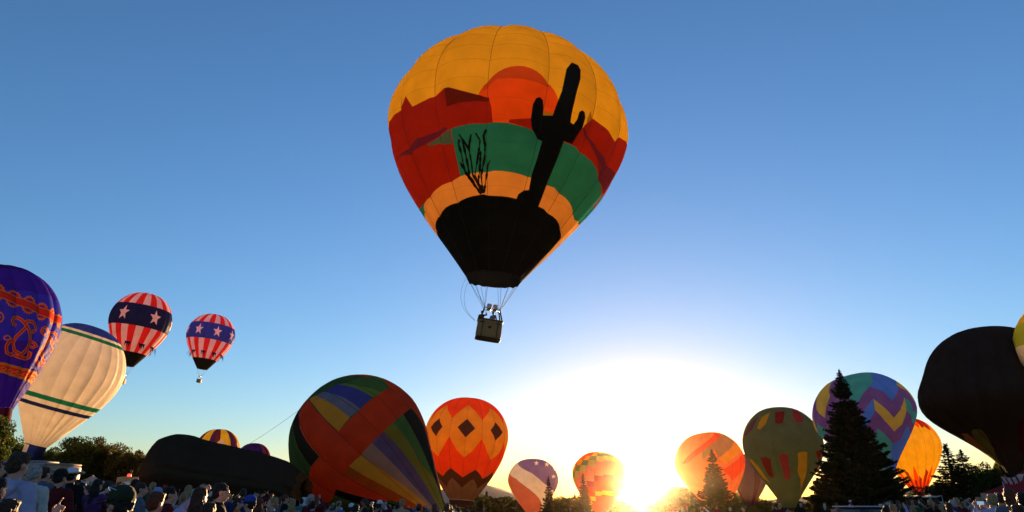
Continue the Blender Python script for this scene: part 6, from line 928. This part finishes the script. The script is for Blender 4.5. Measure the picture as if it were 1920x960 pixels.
def hair(kind, voxel):
    if (kind, voxel) not in HAIR:
        q = list(CAP_)
        if kind == 'long': q += [ellip((0, .055, 1.56), (.088, .062, .13)), limb((0, .07, 1.52), (0, .10, 1.34), .075, .06), limb((.05, .05, 1.55), (.06, .06, 1.38), .045, .035), limb((-.05, .05, 1.55), (-.06, .06, 1.38), .045, .035)]
        if kind == 'bun': q += [ellip((0, .10, 1.73), (.045, .045, .042)), ellip((0, .06, 1.6), (.07, .05, .08))]
        if kind == 'tail': q += [limb((0, .11, 1.69), (0, .17, 1.58), .03, .035), limb((0, .17, 1.58), (0, .15, 1.42), .035, .015)]
        if kind == 'thick': q += [ellip((0, .01, 1.70), (.086, .1, .075)), ellip((.0, -.05, 1.73), (.06, .055, .035))]
        HAIR[kind, voxel] = blend('hair', q, min(voxel, .014), 1, .016, 3., 38)
    return HAIR[kind, voxel]
FIG = {}
def fig(pose, voxel):
    if (pose, voxel) not in FIG: FIG[pose, voxel] = figure(pose, voxel)
    return FIG[pose, voxel]
def fabric(nm, col): return paint(nm + '_fabric', col, .9, 6, .16, bump=.35, bscale=16, spec=.1)
SKIN = [paint('skin_' + n_, c, .55, 8, .08, spec=.25) for n_, c in (('fair', (.52, .27, .19)), ('tan', (.40, .20, .13)), ('brown', (.22, .10, .06)))]
HAIRC = dict(brown=(.055, .026, .014), dark=(.016, .011, .009), blond=(.34, .21, .09), grey=(.34, .33, .31), auburn=(.13, .035, .014))
HAIRM = {k: paint(k + '_hair', v_, .6, 30, .35, bump=.8, bscale=60) for k, v_ in HAIRC.items()}
SHC = dict(lavender=(.34, .34, .50), maroon=(.105, .012, .014), black=(.012, .011, .012), purple=(.09, .03, .12), white=(.50, .48, .45), grey=(.20, .20, .21), navy=(.02, .03, .09), blue=(.06, .12, .33), red=(.36, .025, .02), green=(.03, .06, .03),
           pink=(.50, .20, .22), tan=(.34, .23, .13), orange=(.5, .13, .03), slate=(.09, .11, .16), teal=(.03, .15, .16))
SHM = {k: fabric(k, v_) for k, v_ in SHC.items()}
PANTS = [fabric('denim', (.03, .045, .09)), fabric('dark_trouser', (.018, .017, .017)), fabric('khaki_trouser', (.20, .15, .09))]
SHOE = fabric('shoe', (.03, .028, .027))
def put(name, me, mat, par):
    if not me.materials: me.materials.append(mat)
    o = link(name, me, par)
    if me.materials[0] != mat: o.material_slots[0].link = 'OBJECT'; o.material_slots[0].material = mat
    return o
_hats = {}
def hat_mesh(kind):
    if kind in _hats: return _hats[kind]
    mb = MB()
    if kind == 'cap':
        mb.lathe([(.100, 1.665), (.104, 1.69), (.098, 1.73), (.075, 1.765), (.04, 1.785), (.004, 1.79)], 20, (0, .012, 0), Matrix.Diagonal((.88, 1.06, 1)))
        N = 10; v = []
        for k in range(N + 1):
            a = -1.15 + 2.3 * k / N
            for r_, z_ in ((.095, 1.672), (.15, 1.667), (.185, 1.655), (.184, 1.648), (.15, 1.660), (.095, 1.665)): v.append((sin(a) * r_ * .84, .012 - cos(a) * r_ * 1.06, z_ - .012 * sin(a) ** 2))
        mb.add(v, [(k * 6 + j, k * 6 + (j + 1) % 6, (k + 1) * 6 + (j + 1) % 6, (k + 1) * 6 + j) for k in range(N) for j in range(6)])
    else:                               # wide brimmed hat
        mb.lathe([(.098, 1.675), (.19, 1.672), (.205, 1.69), (.20, 1.697), (.10, 1.688), (.098, 1.72), (.09, 1.785), (.07, 1.80), (.03, 1.785), (.003, 1.782)], 24, (0, .012, 0), Matrix.Diagonal((.92, 1.08, 1)))
        mb.v = [(x, y, z + (.035 * (abs(x) / .19) ** 2 if math.hypot(x, y) > .13 else 0)) for x, y, z in mb.v]
    me = bpy.data.meshes.new('hat'); me.from_pydata(mb.v, [], mb.f); me.polygons.foreach_set('use_smooth', [True] * len(me.polygons)); _hats[kind] = me
    return me
_eye = None
def person(loc, rz, scale, pose, shirt, hairc, hairk, label, group=None, voxel=.024, hat=None, hatm=None, pants=1, skin=0, face=False, girth=1.):
    F_ = fig(pose, voxel); o = empty('person', loc, (0, 0, rz)); o.scale = (scale * girth, scale * girth, scale); tag(o, label, 'person', group)
    put('body', F_['body'], SKIN[skin], o); put('shirt', F_['shirt'], SHM[shirt] if isinstance(shirt, str) else shirt, o); put('trousers', F_['trousers'], PANTS[pants], o)
    for m_ in F_['shoe']: put('shoe', m_, SHOE, o)
    put('hair', hair(hairk, voxel if voxel < .02 else .02), HAIRM[hairc], o)
    if hat: put('hat', hat_mesh(hat), hatm, o)
    if face:
        for s in (-1, 1):
            MB().add(*ellip((s * .031, -.076, 1.634), (.014, .010, .009), None, 10, 6)).build('eye', paint('eye_white', (.6, .58, .55), .3), o)
        MB().add(*ellip((0, -.091, 1.560), (.024, .008, .007), None, 10, 6)).build('mouth', paint('lips', (.30, .09, .08), .5), o)
    return o

def fg(px, top, Y, *a, **k):            # someone whose head top shows at this picture row
    p_ = at(px, top, Y); z = ground_z(p_.x, Y); sc = (p_.z - z) / (1.80 if k.get('hat') else 1.765)
    if a[1] == 'phone':                 # the phone is held, so it is a thing of its own
        phones.append(((p_.x, Y, z), R(a[0]), sc, k.get('label') or a[5]))
    if not .78 < sc < 1.14: print('SCALE', px, top, Y, round(sc, 2)); sc = min(1.13, max(.78, sc))
    return person((p_.x, Y, z), R(a[0]), sc, *a[1:], **k)
HV = .0125
phones = []
hoodie = fg(41, 848, 8.2, 168, 'pocket', 'lavender', 'brown', 'thick', 'man in a lavender hoodie seen from behind at the left', voxel=HV, face=True, girth=1.08)
put('hood', blend('hood', [limb((-.10, .05, 1.435), (.10, .05, 1.435), .055, .055), limb((-.10, .06, 1.43), (-.04, .14, 1.33), .055, .05), limb((.10, .06, 1.43), (.04, .14, 1.33), .055, .05), ellip((0, .13, 1.36), (.10, .05, .07)), limb((-.10, .05, 1.44), (-.07, -.06, 1.43), .045, .035), limb((.10, .05, 1.44), (.07, -.06, 1.43), .045, .035)], .014, 4, .01), SHM['lavender'], hoodie)
fg(71, 872, 11.2, 175, 'stand', 'white', 'grey', 'short', 'grey haired person in white beside the lavender hoodie man', voxel=HV, face=True)
fg(88, 874, 13.5, 170, 'phone', 'slate', 'brown', 'short', 'person in slate jacket behind the grey haired person', voxel=HV)
fg(13, 867, 10.2, 178, 'stand', 'maroon', 'brown', 'short', 'dark haired person in maroon left of the lavender hoodie man', voxel=HV)
fg(-4, 858, 9.0, 120, 'stand', 'slate', 'auburn', 'short', 'person at the very left edge of the frame', voxel=HV, face=True)
fg(2, 893, 7.4, 170, 'stand', 'purple', 'dark', 'long', 'person in muted purple in the lower left corner', voxel=HV)
fg(118, 877, 12.4, 172, 'pocket', 'maroon', 'dark', 'short', 'broad man in a maroon jacket and dark cap seen from behind', voxel=HV, hat='cap', hatm=fabric('dark_cap', (.02, .018, .018)), girth=1.12)
fg(139, 877, 15.5, 176, 'stand', 'black', 'dark', 'short', 'man in a white cowboy hat and dark jacket', voxel=HV, hat='brim', hatm=paint('white_felt', (.62, .63, .66), .8), girth=1.1)
tote = at(157, 925, 15.2)
fg(20, 936, 5.9, 176, 'point', 'black', 'brown', 'thick', 'brown haired person in black pointing up with one finger', voxel=.0085, face=True)
cap1 = fg(231, 906, 5.3, -112, 'stand', 'black', 'dark', 'short', 'man in a dark green cap with sunglasses on top facing left', voxel=HV, face=True, hat='cap', hatm=fabric('green_cap', (.025, .035, .02)), girth=1.05)
for s in (-1, 1): MB().add(*ellip((s * .034, -.062, 1.765), (.030, .010, .020), None, 12, 8)).build('sunglass_lens', GLASS, cap1)
MB().tube([(-.08, .04, 1.745), (-.066, -.05, 1.765), (0, -.072, 1.768), (.066, -.05, 1.765), (.08, .04, 1.745)], .005, 5).build('sunglass_frame', STEEL, cap1)
fg(186, 897, 13.6, 170, 'phone', 'purple', 'dark', 'long', 'woman in a dark purple top holding up a phone', voxel=HV)
fg(205, 900, 14.4, 178, 'stand', 'maroon', 'brown', 'short', 'person in maroon next to the woman in dark purple', voxel=HV)
fg(268, 903, 12.6, 118, 'pocket', 'slate', 'brown', 'short', 'person in a slate blue jacket facing right behind the green cap man', voxel=HV, face=True)
fg(256, 897, 16.0, 170, 'stand', 'black', 'dark', 'short', 'dark haired person in black near the distant truck', voxel=HV)
fg(296, 922, 7.8, 165, 'stand', 'maroon', 'auburn', 'thick', 'maroon clad person with auburn hair low in the crowd', voxel=HV, girth=1.05)
fg(298, 912, 14.2, 178, 'stand', 'white', 'dark', 'short', 'person in white with a blue and white cap', voxel=HV, hat='cap', hatm=fabric('pale_blue_cap', (.22, .30, .52)))
fg(322, 911, 10.6, 122, 'stand', 'maroon', 'dark', 'short', 'dark haired man in a maroon sweater looking right', voxel=HV, face=True)
wom = fg(379, 911, 8.6, 160, 'shade_l', 'lavender', 'brown', 'long', 'long haired woman in a pale blue striped jacket with elbow raised', voxel=HV)
for k in range(3): MB().tube([(.19 * cos(a), .015 + .142 * sin(a), 1.30 - .09 * k + .04 * sin(a)) for a in np.linspace(-.3, pi + .3, 14)], .012, 5).build('jacket_stripe', SHM['navy'], wom)
fg(394, 939, 7.4, 178, 'stand', 'maroon', 'brown', 'long', 'low brown head of hair between the striped jacket and the tall man', voxel=HV)
fg(401, 920, 15.5, 150, 'stand', 'tan', 'brown', 'short', 'person in a cream cap beyond the striped jacket woman', voxel=HV, hat='cap', hatm=fabric('cream_cap', (.55, .48, .36)))
tall = fg(418, 903, 9.4, 118, 'stand', 'black', 'dark', 'short', 'tall man with glasses in a black shirt looking right', voxel=HV, face=True)
MB().tube([(.078, .01, 1.64), (.062, -.075, 1.64), (.03, -.095, 1.63), (0, -.1, 1.64), (-.03, -.095, 1.63), (-.062, -.075, 1.64), (-.078, .01, 1.64)], .005, 5).build('glasses', STEEL, tall)
fg(470, 926, 11.2, -110, 'stand', 'black', 'dark', 'short', 'man in a royal blue cap and black shirt facing left', voxel=HV, face=True, hat='cap', hatm=fabric('royal_cap', (.03, .06, .32)))
fg(488, 933, 13.2, 160, 'stand', 'maroon', 'auburn', 'long', 'auburn haired person right of the blue cap man', voxel=HV)
fg(512, 931, 13.0, -60, 'stand', 'blue', 'blond', 'short', 'blond person with a pale blue pack facing the camera side', voxel=HV, face=True)
fg(449, 932, 14.6, 110, 'phone', 'orange', 'brown', 'bun', 'person with a hair bun and orange top raising a phone', voxel=HV)
fg(347, 922, 15.4, 175, 'phone', 'pink', 'blond', 'tail', 'pink topped person with ponytail raising a phone', voxel=HV)
fg(550, 934, 17.5, 170, 'stand', 'tan', 'blond', 'long', 'sandy haired person below the brown mouth cloth', voxel=HV)
fg(588, 938, 17.5, 178, 'stand', 'purple', 'dark', 'short', 'purple shirted person under the striped placard', voxel=HV)
fg(668, 944, 15.5, 178, 'reach', 'black', 'dark', 'short', 'person in black stretching an arm up below the patchwork balloon', voxel=HV)
fg(838, 944, 20, 178, 'stand', 'maroon', 'auburn', 'thick', 'red clad crew member at the mouth of the patchwork balloon', voxel=HV)
fg(1660, 945, 20, 170, 'stand', 'grey', 'brown', 'short', 'person in grey at the left end of the right crowd', voxel=HV)
fg(1674, 944, 20, 110, 'stand', 'maroon', 'blond', 'short', 'blond person in maroon facing right at the crowd edge', voxel=HV, face=True)
fg(1791, 932, 22, 175, 'phone', 'maroon', 'blond', 'short', 'tall blond person in maroon standing above the right crowd', voxel=HV)
fg(1833, 931, 20, 178, 'pocket', 'tan', 'blond', 'short', 'blond person in tan seen from behind in the right crowd', voxel=HV)
fg(1856, 925, 14.5, 178, 'phone', 'lavender', 'blond', 'short', 'person in a bright lavender shirt with back to camera at the right', voxel=HV, girth=1.1)
fg(1887, 913, 12.6, 175, 'stand', 'slate', 'auburn', 'long', 'long auburn haired woman in a checked slate shirt', voxel=HV)
fg(1872, 924, 17, 178, 'shade', 'orange', 'brown', 'short', 'person in orange shading their eyes near the red canopy', voxel=HV)
fg(1914, 921, 11, 165, 'stand', 'green', 'dark', 'tail', 'person in dark green at the right edge of the frame', voxel=HV, girth=1.05)
fg(1903, 944, 8.6, 178, 'stand', 'tan', 'brown', 'long', 'short person with long brown hair low at the right', voxel=HV)
for loc, rz_, sc, who in phones:
    M_ = Matrix.Translation(loc) @ Matrix.Rotation(rz_, 4, 'Z') @ Matrix.Diagonal((sc, sc, sc, 1)) @ Matrix.Translation((0, -.385, 1.585))
    o = empty('phone'); o.matrix_world = M_; tag(o, 'phone held up by ' + ' '.join(who.split()[:11]), 'phone')
    MB().box((0, 0, 0), (.155, .011, .078), .004).build('body', paint('phone_body', (.03, .03, .035), .3), o)
    MB().box((0, .0068, 0), (.142, .002, .068)).build('screen', paint('phone_screen', (.30, .42, .55), .25, emit=.12), o)
# basket passengers of the sunset balloon
Mm = main.matrix_world
for x, lab, sh, hr in ((-.52, 'left passenger in the basket of the sunset balloon', 'maroon', 'dark'), (.34, 'right passenger in the basket of the sunset balloon', 'grey', 'brown')):
    person(tuple(Mm @ Vector((x, -.12, .42))), R(180 if x < 0 else 150), 1.0, 'reach' if x < 0 else 'pocket', sh, hr, 'short', lab, voxel=HV, face=True)

# the crowd: each spectator a person of its own
rng = random.Random(5); taken = []; made = {}
names_s = list(SHC); hairs = ['brown', 'dark', 'blond', 'grey', 'auburn']; capm = {'white': fabric('white_cap', (.6, .6, .6)), 'red': fabric('red_cap', (.4, .03, .02)), 'black': fabric('black_cap', (.015, .015, .015))}
def zone(px):
    return next(z for lim, z in ((210, 'in crowd near white canopy'), (290, 'in crowd before distant truck'), (440, 'before the black envelope\'s left half'), (575, 'before the black envelope\'s right half'), (860, 'in crowd below patchwork balloon'), (1240, 'in crowd below the sun'), (1560, 'in crowd left of tall spruce'), (1760, 'in crowd below yellow balloon'), (3000, 'in crowd below black balloon')) if px < lim)
def crowd(n_, x0, x1, y0, y1, bias=1.):
    k = 0; tries = 0
    while k < n_ and tries < n_ * 30:
        tries += 1; Y = y0 + (y1 - y0) * rng.random() ** bias; px = rng.uniform(x0, x1); p_ = at(px, 940, Y); q = (p_.x, Y)
        if any((q[0] - a[0]) ** 2 + (q[1] - a[1]) ** 2 < .42 for a in taken): continue
        taken.append(q); k += 1
        while True:                     # no two spectators alike
            sh = rng.choice(names_s + ['maroon'] * 7 + ['black', 'black', 'black', 'purple', 'navy', 'tan', 'green']); hc = rng.choice(hairs + ['brown', 'dark', 'blond']); cap = rng.random() < .16
            cm = rng.choice(list(capm)) if cap else None; pose = rng.choice(['stand', 'stand', 'pocket', 'phone', 'phone', 'shade', 'reach', 'stand']); hk = rng.choice(['short', 'short', 'long', 'tail', 'thick'])
            act = dict(stand='arms down', pocket='hands in pockets', phone='phone raised', shade='shading eyes', reach='one arm up')[pose]
            hd = dict(short='short', long='long', tail='ponytailed', thick='bushy')[hk]
            lab = f'{sh} top, {hd} {hc} hair' + (f', {cm} cap' if cap else '') + f', {act}, {zone(px)}'
            if lab not in made: made[lab] = 1; break
        face_ = 180 + rng.uniform(-45, 45) if rng.random() < .8 else rng.uniform(0, 360)
        person((q[0], Y, ground_z(*q)), R(face_), rng.uniform(.88, 1.05), pose, sh, hc, hk, lab, 'spectators ' + zone(px), voxel=.026, hat='cap' if cap else None, hatm=capm.get(cm), pants=rng.randrange(3), skin=rng.choice([0, 0, 0, 1, 1, 2]))
crowd(34, 140, 290, 19, 50, .9); crowd(52, 290, 590, 18, 46, .9); crowd(40, 590, 860, 19, 44); crowd(22, 860, 1600, 30, 60)
crowd(78, 1650, 1935, 19, 46, .8)
